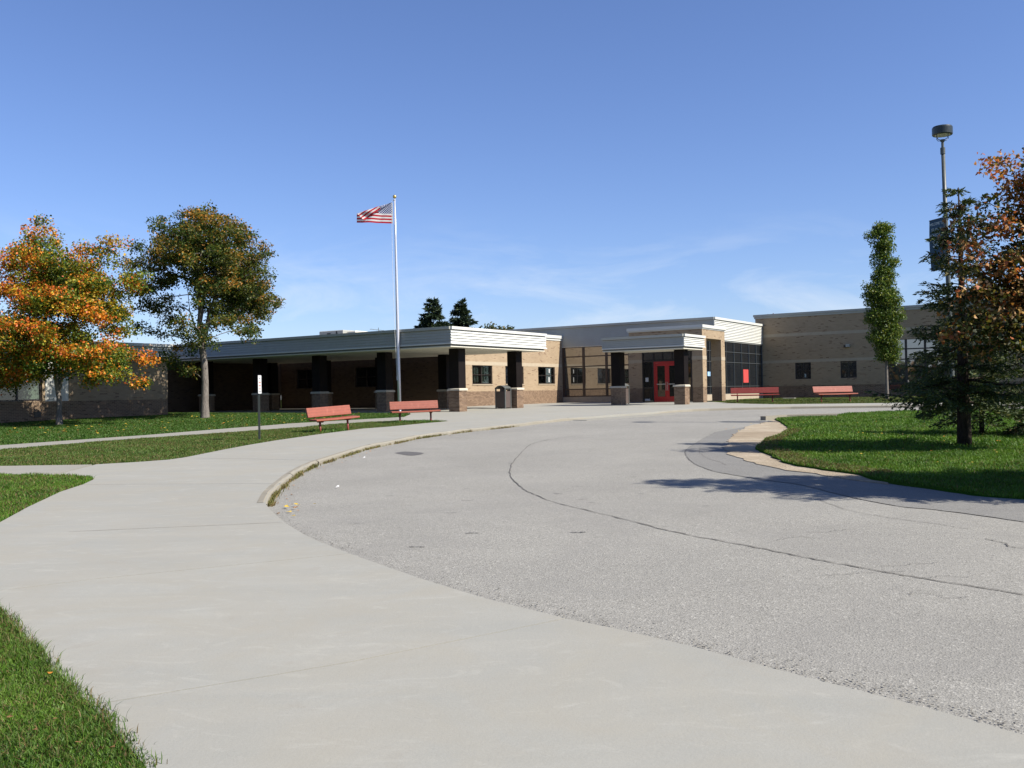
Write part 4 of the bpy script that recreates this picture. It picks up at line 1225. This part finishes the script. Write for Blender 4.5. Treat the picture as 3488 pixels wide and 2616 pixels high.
G1, G2 = (.040, .100, .009), (.128, .235, .022)
D1, D2 = (.045, .095, .012), (.120, .180, .034)
def frame_clip(x, y, m=.06):
    """keep what lies in or near the view wedge"""
    return np.abs(x)/np.maximum(y, .1) < .56+m
def sel(xy, *conds):
    x, y = xy; k = frame_clip(x, y)
    for c in conds: k &= c(x, y)
    return x[k], y[k]
near_poly = LAWN_NEAR
p = []
x, y = sel(scatter(near_poly, 21000, (-6, 0, 3.6, 8.6))); p.append((x, y, .042, .0050, G1, G2, .12, -.015))
x, y = sel(scatter(near_poly, 700, (-6, 0, 3.6, 8.6))); p.append((x, y, .085, .0035, (.06, .09, .02), (.14, .15, .05), .35, -.015))
x, y = sel(scatter(near_poly, 3200, (-6, 0, 3.6, 8.6))); p.append((x, y, .038, .014, (.035, .085, .012), (.12, .19, .03), .05, -.015))
x, y = sel(scatter(near_poly, 2600, (-11, -5, 8.6, 19.5))); p.append((x, y, .06, .010, G1, G2, .22, -.015))
ex = np.array(SIDE_LEFT); ti = rng.integers(0, len(ex)-1, 2600); tt_ = rng.random(2600)[:, None]
e_ = ex[ti]*(1-tt_)+ex[ti+1]*tt_
p.append((e_[:, 0]+rng.normal(-.005, .035, 2600), e_[:, 1]+rng.normal(-.005, .03, 2600), .062, .0055, G1, (.12, .19, .03), .25, -.012))
blades('grass', 'long green grass of the lawn in the lower left corner', p)
p = []
x, y = sel(scatter(LAWN_STRIP, 1500)); p.append((x, y, .05, .014, D1, D2, .20, -.015))
blades('grass', 'dry yellowish grass of the strip between the two walks', p)
p = []
x, y = sel(scatter(LAWN_FAR, 520)); p.append((x, y, .06, .024, G1, (.075, .135, .022), .05, -.015))
blades('grass', 'green grass of the lawn in front of the walkway canopy', p)
p = []
sand_poly = [(a, b_) for a, b_ in ISLAND[:13]] + SAND[:-1][::-1]
not_sand = lambda x, y: ~in_poly(x, y, sand_poly)
x, y = sel(scatter(ISL, 2100, (4, 13, 11.4, 20)), not_sand); p.append((x, y, .06, .011, G1, G2, .06, -.05))
x, y = sel(scatter(ISL, 800, (4, 22, 20, 38)), not_sand); p.append((x, y, .065, .018, G1, G2, .05, -.05))
# browned rim along the bare sand
x, y = scatter([(a+.02, b_) for a, b_ in SAND[1:-1]] + [(a+.55, b_+.25) for a, b_ in SAND[1:-1][::-1]], 2600); p.append((x, y, .05, .012, (.10, .085, .03), (.17, .12, .05), .6, -.045))
blades('grass', 'green grass of the island under the spruce trees', p)
p = []
x, y = sel(scatter(LAWN_RIGHT, 420)); p.append((x, y, .06, .026, D1, (.11, .14, .03), .15, -.012))
blades('grass', 'grass strip at the foot of the right wing', p)
# weeds rooted in the gutter and round the bench legs
p = []
gx, gy = [], []
for i in range(1, 44):
    a_, b_ = CURB[i], CURB[i+1]
    m = int(95*max(.12, math.sin(i*1.7)*.7+.75+.4*math.sin(i*.6)))
    t = rng.random(m); gx.append(a_[0]+(b_[0]-a_[0])*t+rng.normal(.045, .035, m)); gy.append(a_[1]+(b_[1]-a_[1])*t+rng.normal(-.03, .04, m))
gx, gy = np.concatenate(gx), np.concatenate(gy)
p.append((gx, gy, .065, .014, (.11, .12, .03), (.22, .20, .07), .40, -.09))
for bx_, by_, rx_, ry_ in ((-5.55, 30.2, .75, .55), (-3.6, 35.4, .85, .3)):
    m = 1500; wx, wy = rng.normal(bx_, rx_*.6, m), rng.normal(by_, ry_*.6, m); kk = in_poly(wx, wy, LAWN_STRIP); wx, wy = wx[kk], wy[kk]; p.append((wx, wy, .11, .022, (.04, .10, .012), (.11, .19, .03), .03, -.015))
blades('weeds', 'weeds growing in the gutter along the kerb and under the benches', p)

# fallen leaves and scraps
def leaf_litter(name, label, items):
    """items: x, y, size, colour, ground offset"""
    V, F, C = [], [], []
    for x, y, s, c, off in items:
        b0 = len(V); a = random.uniform(0, 6.28); z = zg(y)+off
        n = 6
        for k in range(n):
            r_ = s*(1 if k % 2 == 0 else .55)*random.uniform(.8, 1.1); an = a+k*math.pi*2/n
            V.append((x+r_*math.cos(an), y+r_*math.sin(an), z+random.uniform(0, s*.5)))
            C.append(c)
        for k in range(1, n-1): F.append((b0, b0+k, b0+k+1))
    o = np_mesh(name, V, F, M['litter_leaf'], None, np.array(C)); tag(o, label, 'leaves', kind='stuff')
yl, og, br = (.55, .38, .05), (.50, .20, .03), (.22, .12, .05)
it = []
for k in range(190):
    x = random.uniform(-20, -7); y = random.uniform(31, 45)
    if in_poly(np.array([x]), np.array([y]), LAWN_FAR)[0]: it.append((x, y, random.uniform(.035, .07), random.choice((yl, yl, og)), .035))
for k in range(110):
    x = random.uniform(6, 14); y = random.uniform(12.5, 30)
    it.append((x, y, random.uniform(.02, .035), random.choice((yl, yl, og, br)), .02))
for k in range(26):
    x = random.uniform(-3.6, -1.7); y = random.uniform(4.3, 6.6)
    if in_poly(np.array([x]), np.array([y]), LAWN_NEAR)[0]: it.append((x, y, random.uniform(.012, .022), random.choice((og, br, br)), .045))
for k in range(14): it.append((-3.2+random.uniform(-.05, .45), 12.6+random.uniform(-.6, .9), random.uniform(.02, .05), random.choice((yl, og, br)), -.05))
for k in range(60):
    i = random.randint(2, 40); it.append((CURB[i][0]+random.uniform(.03, .4), CURB[i][1]+random.uniform(-.3, .1), random.uniform(.012, .03), random.choice((br, br, og)), -.085))
grit = []
for k in range(900):
    i = random.randrange(1, len(FLUSH)-1); t = random.random()
    x = FLUSH[i][0]+(FLUSH[i+1][0]-FLUSH[i][0])*t; y = FLUSH[i][1]+(FLUSH[i+1][1]-FLUSH[i][1])*t
    d = abs(random.gauss(0, .12))
    g_ = random.uniform(.06, .30)
    grit.append((x+d*.6, y+d*.8, random.uniform(.004, .011), (g_, g_*.93, g_*.82), road_off(y)+.004))
leaf_litter('fallen_leaves', 'scattered yellow and brown fallen leaves on lawns and gutter', it)
leaf_litter('grit', 'loose grit and small stones along the edge of the asphalt', grit)
bpy.data.objects['grit']['category'] = 'grit'
for x, y, s, lab in ((-2.86, 15.45, .020, 'white paper scrap on the asphalt close to the kerb end'), (-3.28, 20.95, .018, 'white paper scrap lying in the gutter weeds')):
    z = zg(y)-.075
    mb = MB(); mb.v = [(-s*1.5, -s, 0), (s*1.4, -s*.8, .012), (s*1.2, s, .03), (-s, s*.9, .01), (0, 0, .035)]; mb.f = [(0, 1, 4), (1, 2, 4), (2, 3, 4), (3, 0, 4)]
    o = mb.build('paper_scrap', M['paper_white']); o.location = (x, y, z); tag(o, lab, 'litter')

# ---- broadleaf trees
def leaf_shapes(kind):
    if kind == 'lobed':
        v = np.array([(0, 0, 0), (.28, .10, .05), (.50, .30, 0), (.24, .42, .06), (.22, .75, .02), (0, 1.0, 0), (-.22, .75, .02), (-.24, .42, .06), (-.50, .30, 0), (-.28, .10, .05)], np.float32)
        f = np.array([(0, 1, 3), (1, 2, 3), (0, 3, 7), (3, 4, 5), (3, 5, 7), (5, 6, 7), (0, 7, 9), (7, 8, 9)])
    else:
        v = np.array([(0, 0, 0), (.36, .45, .10), (0, 1.0, 0), (-.36, .45, .10)], np.float32)
        f = np.array([(0, 1, 2), (0, 2, 3)])
    return v, f
def rot_frames(n, up_bias):
    """random leaf frames; the blade normal leans upward by up_bias"""
    nrm = rng.normal(0, 1, (n, 3)); nrm[:, 2] += up_bias
    nrm /= np.linalg.norm(nrm, axis=1, keepdims=True)
    t = rng.normal(0, 1, (n, 3)); t[:, 2] -= .5
    t -= nrm*(t*nrm).sum(1, keepdims=True); t /= np.linalg.norm(t, axis=1, keepdims=True)
    return np.cross(t, nrm), t, nrm
def leaf_mesh(name, pos, size, colors, kind, parent, mat='leaf', up=1.0, frames=None):
    v, f = leaf_shapes(kind); n = len(pos); k = len(v)
    a, b_, c = frames if frames else rot_frames(n, up)
    s = (size*rng.uniform(.5, 1.3, n))[:, None, None]
    V = (v[None, :, 0:1]*a[:, None]+v[None, :, 1:2]*b_[:, None]+v[None, :, 2:3]*c[:, None])*s+pos[:, None]
    F = f[None]+(np.arange(n)*k)[:, None, None]
    return np_mesh(name, V.reshape(-1, 3), F.reshape(-1, 3), M[mat], parent, np.repeat(colors, k, 0))

def broadleaf(name, label, base, lobes, trunk, r0, colfn, n_leaf, size, kind='plain', cr=.34, density=7.0, cat='tree', group=None, bark='bark', gap=.30, up=.9, sides=7, fork=None, forks=3, deep=0.0):
    """trunk and limbs reach out to leaf clusters spread through the crown lobes (dx, dy, dz, rx, ry, rz)"""
    bx_, by_ = base; bz = zg(by_)
    root = empty(name, (bx_, by_, bz)); tag(root, label, cat, group)
    cl = []
    if deep:                                            # fill the crown's depth in front of and behind the measured outline
        zc = sum(l[2] for l in lobes)/len(lobes)
        lobes = lobes+[(l[0]*.80, l[1]+sgn*deep*random.uniform(.7, 1.1), zc+(l[2]-zc)*.86, l[3]*.9, l[4]*.9, l[5]*.9) for sgn in (-1, 1) for l in lobes if random.random() < .62]
    for li, (dx, dy, dz, rx, ry, rz) in enumerate(lobes):
        m = max(2, int(density*rx*ry*rz*4.2))
        d = rng.normal(0, 1, (m*3, 3)); d /= np.linalg.norm(d, axis=1, keepdims=True)
        r_ = rng.random((m*3, 1))**(1/2.6)
        for q in d*r_*np.array([rx, ry, rz])+np.array([dx, dy, dz]):
            if m <= 0: break
            if all((abs(q[0]-c[0])+abs(q[1]-c[1])+abs(q[2]-c[2])) > gap for c, _ in cl[-60:]): cl.append((q, li)); m -= 1
    pts = np.array([c for c, _ in cl]); lid = np.array([l for _, l in cl])
    # trunk polyline, then limbs grown to clusters nearest first
    nodes = [np.array(t, float) for t in trunk]; par = [-1]+list(range(len(nodes)-1)); weight = [0]*len(nodes)
    mb = MB()
    if fork is not None:                                # several leaders leave the trunk at the fork
        f0 = nodes[-1]
        for k in range(forks):
            a = 2*math.pi*k/forks+random.uniform(-.3, .3)
            prev = len(trunk)-1
            for s in range(1, 6):
                q = f0+np.array([math.cos(a)*fork[0]*(s/5)**.8, math.sin(a)*fork[1]*(s/5)**.8, fork[2]*s/5])+rng.normal(0, .05, 3)
                nodes.append(q); par.append(prev); prev = len(nodes)-1; weight.append(0)
    order = np.argsort(np.linalg.norm((pts-np.array(nodes[-1]))*np.array([1, 1, .8]), axis=1))
    start = max(1, len(trunk)-3)
    tips = {}
    for i in order:
        q = pts[i]; nn = np.array(nodes)
        dist = np.linalg.norm(nn-q, axis=1)+1.3*np.maximum(0, nn[:, 2]-q[2]+.10)
        dist[:start] += 50
        j = int(np.argmin(dist)); p0 = nn[j]; prev = j
        L_ = np.linalg.norm(q-p0); steps = max(2, int(L_/.35))
        for s in range(1, steps+1):
            t = s/steps
            w_ = p0+(q-p0)*t+np.array([0, 0, .10*L_*math.sin(math.pi*t)])+rng.normal(0, .025, 3)*(t < 1)
            nodes.append(w_); par.append(prev); weight.append(0); prev = len(nodes)-1
        tips[i] = prev
    kids = [[] for _ in nodes]
    cnt = np.zeros(len(nodes))
    for t in tips.values(): cnt[t] += 1
    for i in range(len(nodes)-1, 0, -1): cnt[par[i]] += cnt[i]; kids[par[i]].append(i)
    rad = np.maximum(.009, r0*.80*(np.maximum(cnt, .4)/max(cnt[0], 1))**.46)
    for i in range(len(trunk)):
        t = i/(len(trunk)-1); rad[i] = max(rad[i], r0*(1-.38*t))
    rad[0] = r0*1.25
    # one tube per chain
    done = set()
    stack = [(0, None)]
    while stack:
        i, p_ = stack.pop()
        chain = [] if p_ is None else [p_]
        cur = i
        while True:
            chain.append(cur); done.add(cur)
            ks = kids[cur]
            if not ks: break
            big = max(ks, key=lambda k: cnt[k])
            for k in ks:
                if k != big: stack.append((k, cur))
            cur = big
        if len(chain) > 1:
            rr = [float(rad[c]) for c in chain]
            if p_ is not None: rr[0] = min(rr[0], rr[1]*1.25)
            mb.tube([tuple(nodes[c]) for c in chain], rr, sides if max(rr) > .03 else 4, cap=False)
    mb.build('trunk', M[bark], root, smooth=True)
    # leaves round every cluster, a little flattened, hanging off the twig end
    N_ = n_leaf
    per = np.maximum(1, rng.poisson(N_/len(pts), len(pts)))
    idx = np.repeat(np.arange(len(pts)), per)
    n = len(idx)
    off = rng.normal(0, 1, (n, 3))*np.array([cr, cr, cr*.62])*rng.uniform(.55, 1.15, len(pts))[idx][:, None]
    nr = np.linalg.norm(off, axis=1, keepdims=True); off *= np.minimum(1, 1.55*cr/np.maximum(nr, 1e-6))
    pos = pts[idx]+off
    cols = colfn(pos, idx, lid[idx], pts)
    leaf_mesh('crown', pos, size, cols, kind, root, 'leaf', up)
    return root

def mixcol(n, w, cols, idx=None):
    """rows of w are the chances of each colour; leaves of one spray (idx) mostly turn together"""
    w = w/w.sum(1, keepdims=True); c = np.cumsum(w, 1); r_ = rng.random((n, 1))
    if idx is not None:
        k = rng.random((n, 1)) < .55
        r_ = np.where(k, np.clip(rng.random(idx.max()+1)[idx][:, None]+rng.normal(0, .08, (n, 1)), 0, .999), r_)
    return np.array(cols)[(r_ > c).sum(1).clip(0, len(cols)-1)]*rng.uniform(.7, 1.3, (n, 1))

def lob(base_px, m, L_, ry_k=1.0, dy=0.0):
    """lobes measured in the photograph's zoom (x, y, rx, ry) turned to metres about the trunk's foot"""
    out = []
    for k, q in enumerate(L_):
        x, y, rx, rz = q[:4]
        dd = q[4] if len(q) > 4 else dy
        out.append(((x-base_px[0])*m, dd, (base_px[1]-y)*m, rx*m, max(rx, rz)*m*ry_k, rz*m))
    return out
m1 = .00609
T1 = lob((390, 1555), m1, [(275, 240, 45, 75), (300, 330, 90, 70), (260, 430, 160, 110), (130, 440, 50, 110), (500, 420, 75, 85), (715, 400, 85, 60), (760, 350, 55, 30), (640, 470, 90, 60),
    (380, 560, 240, 120), (850, 590, 120, 75), (680, 640, 170, 80), (160, 650, 130, 70, -.6), (330, 720, 200, 110), (600, 760, 190, 100, -.5), (820, 760, 90, 80), (110, 860, 120, 60, -.8), (-40, 910, 120, 90),
    (300, 930, 190, 80, -1.2), (80, 1030, 130, 90, -.5), (520, 980, 130, 55, -1.0), (820, 890, 80, 70), (690, 940, 100, 60), (330, 1090, 170, 80, -1.0), (110, 1170, 130, 65), (-80, 1090, 110, 90), (560, 1120, 120, 80),
    (780, 1130, 170, 70, -.6), (930, 1120, 95, 50, -.4), (860, 1230, 110, 45, -.6), (400, 1190, 90, 55, -1.0), (700, 1190, 80, 60), (950, 1290, 60, 25, -.5), (60, 1240, 110, 40, .2), (930, 590, 60, 45), (220, 1250, 130, 40, -.6), (640, 1240, 110, 45, -.3), (20, 1280, 80, 30, .4), (480, 1040, 100, 60, -.6), (740, 1050, 90, 60)], .85)
def col1(pos, idx, lid, pts):
    n = len(pos)
    cl = fnoise(pts[:, 0]*1.3, pts[:, 2]*1.6+pts[:, 1], 1.0, 4.0)[idx]+rng.normal(0, .35, len(pts))[idx]
    r_ = np.linalg.norm((pos-np.array([.4, 0, 4.0]))/np.array([3.6, 3.0, 3.8]), axis=1)
    low = (pos[:, 2] < 2.9)
    o = np.clip(.06+.75*(r_-.60)+.50*cl, 0, 1)*np.where(low, .6, 1.0)
    w = np.stack([.30+.0*o, .42+.25*o, o*1.05, o*.75, .12+.2*o], 1); w[:, 0] *= (1.15-o); w[:, 1] *= (1.1-.5*o)
    return mixcol(n, w, [(.055, .105, .012), (.19, .215, .022), (.70, .25, .022), (.60, .140, .028), (.52, .35, .03)], idx)
broadleaf('maple_tree', 'bushy maple tree turning orange and green at the left edge', (-18.34, 38.56), T1, [(0, 0, -.15), (0, 0, .5), (.02, 0, 1.1), (-.02, 0, 1.25)], .125, col1, 92000, .108, cr=.29, density=6.5, deep=1.45, group='maple trees', fork=(.75, .6, 3.6), forks=3)
m2 = .00664
T2 = lob((1365, 1505), m2, [(1310, 130, 60, 45), (1410, 130, 40, 35), (1450, 200, 150, 75), (1540, 190, 60, 50), (1090, 205, 75, 50), (1300, 290, 190, 80), (1130, 330, 130, 80), (1560, 300, 140, 90), (1680, 290, 60, 50),
    (970, 420, 110, 80), (1180, 430, 170, 90), (1420, 420, 180, 90, -.5), (1640, 430, 130, 90), (1780, 380, 40, 45), (1790, 520, 70, 60), (1560, 540, 150, 90), (1760, 590, 95, 60), (1350, 560, 120, 70, -.8), (1090, 560, 140, 80, .4), (900, 500, 70, 80),
    (1480, 660, 150, 70, -.4), (1680, 660, 110, 55), (1790, 725, 55, 35), (980, 660, 110, 80), (1010, 770, 110, 70), (1430, 770, 120, 70), (1520, 840, 110, 55), (1640, 900, 60, 50), (1690, 950, 40, 40), (1400, 930, 80, 45, -.6), (1330, 1000, 70, 40, -.5), (1480, 1010, 80, 45, -.4),
    (1150, 740, 70, 50, .5), (1080, 890, 100, 55), (1130, 1000, 90, 60), (1110, 1100, 95, 65), (1170, 1160, 70, 45), (960, 860, 80, 70, .3), (1270, 1185, 30, 20, -.3)], .9) + [(1.2, 2.5, 6.0, 1.0, 1.0, .9), (.3, 2.7, 6.9, 1.0, 1.0, .8), (1.9, 2.3, 5.3, .9, .9, .8), (.6, 3.0, 5.2, .9, .9, .7)]
def col2(pos, idx, lid, pts):
    n = len(pos)
    cl = fnoise(pts[:, 0]*1.2, pts[:, 2]*1.5, 1.0, 9.0)[idx]+rng.normal(0, .3, len(pts))[idx]
    r_ = np.linalg.norm((pos-np.array([0, 0, 5.6]))/np.array([3.3, 2.8, 3.4]), axis=1)
    o = np.clip(.02+.50*(r_-.55)+.28*cl, 0, 1)*np.where((pos[:, 0] < -.6) & (pos[:, 2] < 5.0), .15, 1.0)
    w = np.stack([.55*(1.1-o), .35+.2*o, .55*o, .30*o], 1)
    return mixcol(n, w, [(.050, .080, .014), (.115, .120, .020), (.30, .175, .026), (.42, .19, .03)], idx)
broadleaf('maple_tree', 'tall olive green maple with a thick pale trunk before the walkway canopy', (-13.58, 42.1), T2, [(0, 0, -.2), (0, 0, .6), (.03, 0, 1.6), (.0, 0, 2.5), (-.08, 0, 3.1)], .19, col2, 76000, .108, cr=.26, density=5.4, deep=1.9, group='maple trees', fork=(.9, .8, 4.2), forks=4)
# right-hand maple, its trunk just outside the frame
px2 = lambda x, y, rx, rz, dd=0.0: ((x-3625)*.00592, dd, (1537-y)*.00592, rx*.00592, min(max(rx, rz)*.00592, .75), rz*.00592)
T3 = [px2(*q) for q in [(3345, 585, 70, 18), (3300, 565, 25, 12), (3440, 590, 70, 45), (3480, 680, 90, 70), (3390, 660, 40, 30), (3430, 750, 80, 50), (3300, 720, 25, 20), (3350, 800, 80, 30), (3270, 775, 40, 18), (3440, 860, 90, 50),
    (3370, 900, 80, 35), (3300, 930, 90, 40), (3225, 860, 50, 22), (3190, 930, 40, 25), (3440, 970, 100, 60), (3340, 1010, 110, 50), (3240, 1020, 70, 40), (3400, 1080, 100, 50), (3290, 1110, 90, 40), (3210, 1120, 55, 40), (3450, 1150, 80, 50),
    (3350, 1180, 80, 35), (3260, 1190, 50, 25), (3180, 1060, 35, 25), (3580, 560, 120, 90), (3660, 700, 150, 110), (3620, 850, 150, 110), (3740, 900, 130, 120), (3580, 1000, 130, 80), (3720, 1060, 120, 80)]]
def col3(pos, idx, lid, pts):
    n = len(pos)
    cl = fnoise(pts[:, 0]*1.6, pts[:, 2]*1.8, 1.0, 1.0)[idx]+rng.normal(0, .35, len(pts))[idx]
    o = np.clip(.42+.45*cl+.10*(pos[:, 2]-3.4), 0, 1)
    w = np.stack([.55*(1.05-o), .35*np.ones(n), .75*o, .5*o, .3*o], 1)
    return mixcol(n, w, [(.045, .058, .014), (.14, .115, .024), (.36, .165, .045), (.44, .130, .040), (.50, .31, .15)], idx)
broadleaf('maple_tree', 'bronze and orange maple reaching into the frame at the right edge', (11.45, 18.9), T3, [(0, 0, -.2), (0, 0, .8), (.03, 0, 1.7), (0, 0, 2.3)], .13, col3, 30000, .086, 'lobed', cr=.20, density=30, group='maple trees', gap=.18, fork=(.5, .4, 3.2), forks=3, bark='bark_dark')
# columnar tree by the right wing
m4 = 50.98/3246/1.306
prof4 = [(515, 7, 222), (545, 15, 222), (580, 22, 220), (620, 27, 220), (665, 31, 220), (710, 36, 221), (755, 46, 218), (800, 60, 214), (845, 68, 215), (890, 70, 218), (935, 67, 222), (980, 62, 225), (1020, 56, 227), (1060, 44, 228), (1095, 26, 228)]
T4 = lob((225, 1283), m4, [(cx_+k*hw*.52+random.uniform(-3, 3), y_+random.uniform(-8, 8), hw*.52, 30) for y_, hw, cx_ in prof4 for k in (-1, 0, 1)] + [(176, 545, 6, 22), (246, 545, 7, 26), (150, 790, 10, 26), (270, 670, 7, 16)], .95)
def col4(pos, idx, lid, pts):
    n = len(pos); w = np.tile(np.array([[.42, .40, .16]]), (n, 1))
    return mixcol(n, w, [(.050, .095, .014), (.105, .155, .026), (.22, .24, .045)])
broadleaf('columnar_tree', 'slender upright green tree on a thin trunk before the right wing', (20.05, 50.98), T4, [(0, 0, -.2), (0, 0, 1.0), (0, 0, 2.0), (.02, 0, 3.6), (-.02, 0, 5.4), (0, 0, 7.4)], .085, col4, 42000, .100, cr=.25, density=26, gap=.10, fork=None)
# treetops beyond the roofs
def col5(pos, idx, lid, pts):
    n = len(pos); return mixcol(n, np.tile(np.array([[.5, .35, .15]]), (n, 1)), [(.03, .05, .012), (.07, .085, .02), (.16, .12, .03)])
def col6(pos, idx, lid, pts):
    n = len(pos); return mixcol(n, np.tile(np.array([[.3, .3, .4]]), (n, 1)), [(.05, .06, .015), (.15, .10, .02), (.32, .10, .03)])
broadleaf('background_tree', 'broad green treetop just showing above the roof right of the spruces', (-1.45, 100.0), [(-.6, 0, 7.2, 1.0, 1, .7), (.5, 0, 7.3, .9, 1, .6), (1.3, 0, 7.0, .7, 1, .6), (-1.2, 0, 6.6, .8, 1, .6), (0, 0, 6.2, 1.8, 1.6, .9)], [(0, 0, 0), (0, 0, 2), (0, 0, 4), (0, 0, 5)], .22, col5, 2600, .30, cr=.34, density=7)
broadleaf('background_tree', 'tip of an orange tree peeping over the right wing roof', (27.1, 100.0), [(-.3, 0, 8.0, .5, .8, .5), (.4, 0, 7.7, .6, .8, .5), (0, 0, 6.9, 1.2, 1.2, .8)], [(0, 0, 0), (0, 0, 2), (0, 0, 4), (0, 0, 5.5)], .22, col6, 1300, .30, cr=.34, density=7)

# ---- spruces
def spruce(label, base, H, Rm, clear, n_whorl, per, needle, group, colr, cones=0, skew=0.0, thick=1.0, dense=15, name='spruce_tree', skirt=False):
    """whorls of drooping boughs, every twig set with short needle sprays"""
    bx_, by_ = base
    root = empty(name, (bx_, by_, zg(by_))); tag(root, label, 'tree', group)
    mb = MB()
    r0 = .020*H*thick
    mb.tube([(0, 0, -.2), (0, 0, H*.25), (.02, 0, H*.6), (0, 0, H)], [r0*1.1, r0*.85, r0*.45, .012], 8)
    P, D, S = [], [], []
    zs = np.linspace(clear, H*.97, n_whorl)
    for wi, z in enumerate(zs):
        t = (z-clear)/(H-clear)
        L0 = Rm*(1-t)**.85*(.70+.30*min(1, t*6))+.10
        if skirt: L0 = Rm*(.66*(1-t)**.75+.34*max(0, 1-t*7))+.08
        nb = max(3, int(per*(1-.45*t)))
        a0 = random.uniform(0, 6.28)
        for k in range(nb):
            a = a0+2*math.pi*k/nb+random.uniform(-.35, .35)
            L_ = L0*random.uniform(.62, 1.12)
            z1 = z+random.uniform(-.9, .9)*(H-clear)/n_whorl
            droop = -.30*(1-t)+.22*t+random.uniform(-.22, .16)
            ns = max(4, int(L_/.13))
            pts = []
            for s in range(ns+1):
                q = s/ns
                r_ = L_*q
                pts.append(np.array([math.cos(a)*r_, math.sin(a)*r_, (z1 if not skirt else max(z1, .9)+.28*q*(1-t)*L_)+L_*(droop*q+.16*q*q*(1-t)-.10*q*(1-t))+random.uniform(-.02, .02)]))
            mb.tube([tuple(p_) for p_ in pts], [max(.006, .016*thick*L_*(1-s/(ns+.5))) for s in range(ns+1)], 4, cap=False)
            side = np.array([-math.sin(a), math.cos(a), 0]); fwd = np.array([math.cos(a), math.sin(a), 0])
            for s in range(1, ns+1):
                q = s/ns
                if q < .16: continue
                for sg_ in (-1, 1, 0):
                    tl = (.40*L_*(1-q)**.8+.14)*random.uniform(.6, 1.1) if sg_ else .16
                    tl = min(tl, .62)
                    d = side*sg_*.85+fwd*(.55 if sg_ else 1.0)+np.array([0, 0, -.16*(1-t)])
                    d = d/np.linalg.norm(d)
                    m = max(3, int(dense*tl/.35))
                    u = rng.random(m)
                    P.append(pts[s]+d*tl*u[:, None]+np.array([0, 0, -.42])*(u**2)[:, None]*tl); D.append(np.repeat(d[None], m, 0)); S.append(np.full(m, 1.0))
    mb.build('trunk', M['bark_dark'], root, smooth=True)
    pos = np.concatenate(P); dr = np.concatenate(D); n = len(pos)
    dr = dr+rng.normal(0, .48, (n, 3)); dr /= np.linalg.norm(dr, axis=1, keepdims=True)
    nr = rng.normal(0, 1, (n, 3)); nr[:, 2] += .7; nr -= dr*(nr*dr).sum(1, keepdims=True); nr /= np.linalg.norm(nr, axis=1, keepdims=True)
    cols = mixcol(n, np.tile(np.array([[.5, .35, .15]]), (n, 1)), colr)
    leaf_mesh('crown', pos, needle, cols, 'plain', root, 'needle', frames=(np.cross(dr, nr)*.42, dr, nr))
    if cones:
        a = rng.uniform(0, 6.28, cones); z = H-rng.uniform(.12, .30, cones)*H*rng.random(cones)**.6-.05*H
        r_ = Rm*((H-z)/(H-clear))**.85*rng.uniform(.15, .9, cones)
        cp = np.stack([np.cos(a)*r_, np.sin(a)*r_, z], 1)
        d = np.tile(np.array([[0, 0, -1.0]]), (cones, 1))+rng.normal(0, .15, (cones, 3)); d /= np.linalg.norm(d, axis=1, keepdims=True)
        s_ = rng.normal(0, 1, (cones, 3)); s_ -= d*(s_*d).sum(1, keepdims=True); s_ /= np.linalg.norm(s_, axis=1, keepdims=True)
        o1 = leaf_mesh('cones', cp, .12, np.tile(np.array([[.27, .15, .075]]), (cones, 1))*rng.uniform(.7, 1.2, (cones, 1)), 'plain', root, 'needle', frames=(s_*.9, d, np.cross(s_, d)*3.0)); o1['kind'] = 'stuff'
    return root
SP = [(.040, .066, .022), (.075, .100, .028), (.135, .140, .036)]
SPd = [(.018, .034, .018), (.032, .052, .025), (.055, .072, .028)]
spruce('tall dark spruce with brown cones at its top on the right island', (9.89, 20.9), 5.62, 1.85, 1.05, 20, 8, .100, 'island spruces', SP, cones=170, thick=1.35, dense=19, skirt=True)
spruce('smaller green spruce behind and right of the tall coned spruce', (11.95, 24.3), 2.7, 1.5, .55, 10, 7, .11, 'island spruces', SP, thick=1.2, dense=15)
spruce('spruce with browning bough tips at the right edge of the island', (12.9, 23.3), 2.9, 1.5, .25, 10, 7, .11, 'island spruces', [(.03, .05, .015), (.06, .07, .02), (.17, .11, .04)], thick=1.2)
spruce('left of the two dark spruces beyond the canopy roof', (-7.75, 95.0), 10.1, 3.9, 2.0, 20, 10, .42, 'spruces behind the school', SPd, dense=11)
spruce('right of the two dark spruces beyond the canopy roof', (-5.15, 98.0), 10.25, 3.3, 2.0, 20, 10, .42, 'spruces behind the school', SPd, dense=11)
# two conifers right of the frame whose shadows reach across the drive
spruce('spruce outside the right edge casting a pointed shadow on the drive', (10.0, 11.9), 7.75, 3.1, .3, 22, 11, .15, 'island spruces', SP, dense=15)
spruce('farther spruce outside the right edge shading the island grass', (12.4, 11.95), 8.0, 3.1, .3, 22, 11, .15, 'island spruces', SP, dense=15)

# wood across the street, seen only as a reflection in the windows
n = 26000
a = rng.uniform(math.pi*.86, math.pi*1.72, n); rr_ = rng.uniform(92, 112, n)
hh = 4.5+3.0*np.sin(a*23)+2.0*np.sin(a*57+1)+1.5*np.sin(a*111)
z = np.abs(rng.random(n)**.7)*np.maximum(hh+3, 3)
pos = np.stack([np.cos(a)*rr_, np.sin(a)*rr_, z+.2], 1)
cols = mixcol(n, np.tile(np.array([[.5, .3, .2]]), (n, 1)), [(.03, .05, .012), (.07, .08, .02), (.22, .12, .03)])
o = leaf_mesh('tree_belt', pos, 1.5, cols, 'plain', None, 'leaf', .6)
tag(o, 'far belt of trees across the street behind the camera', 'trees', kind='stuff')
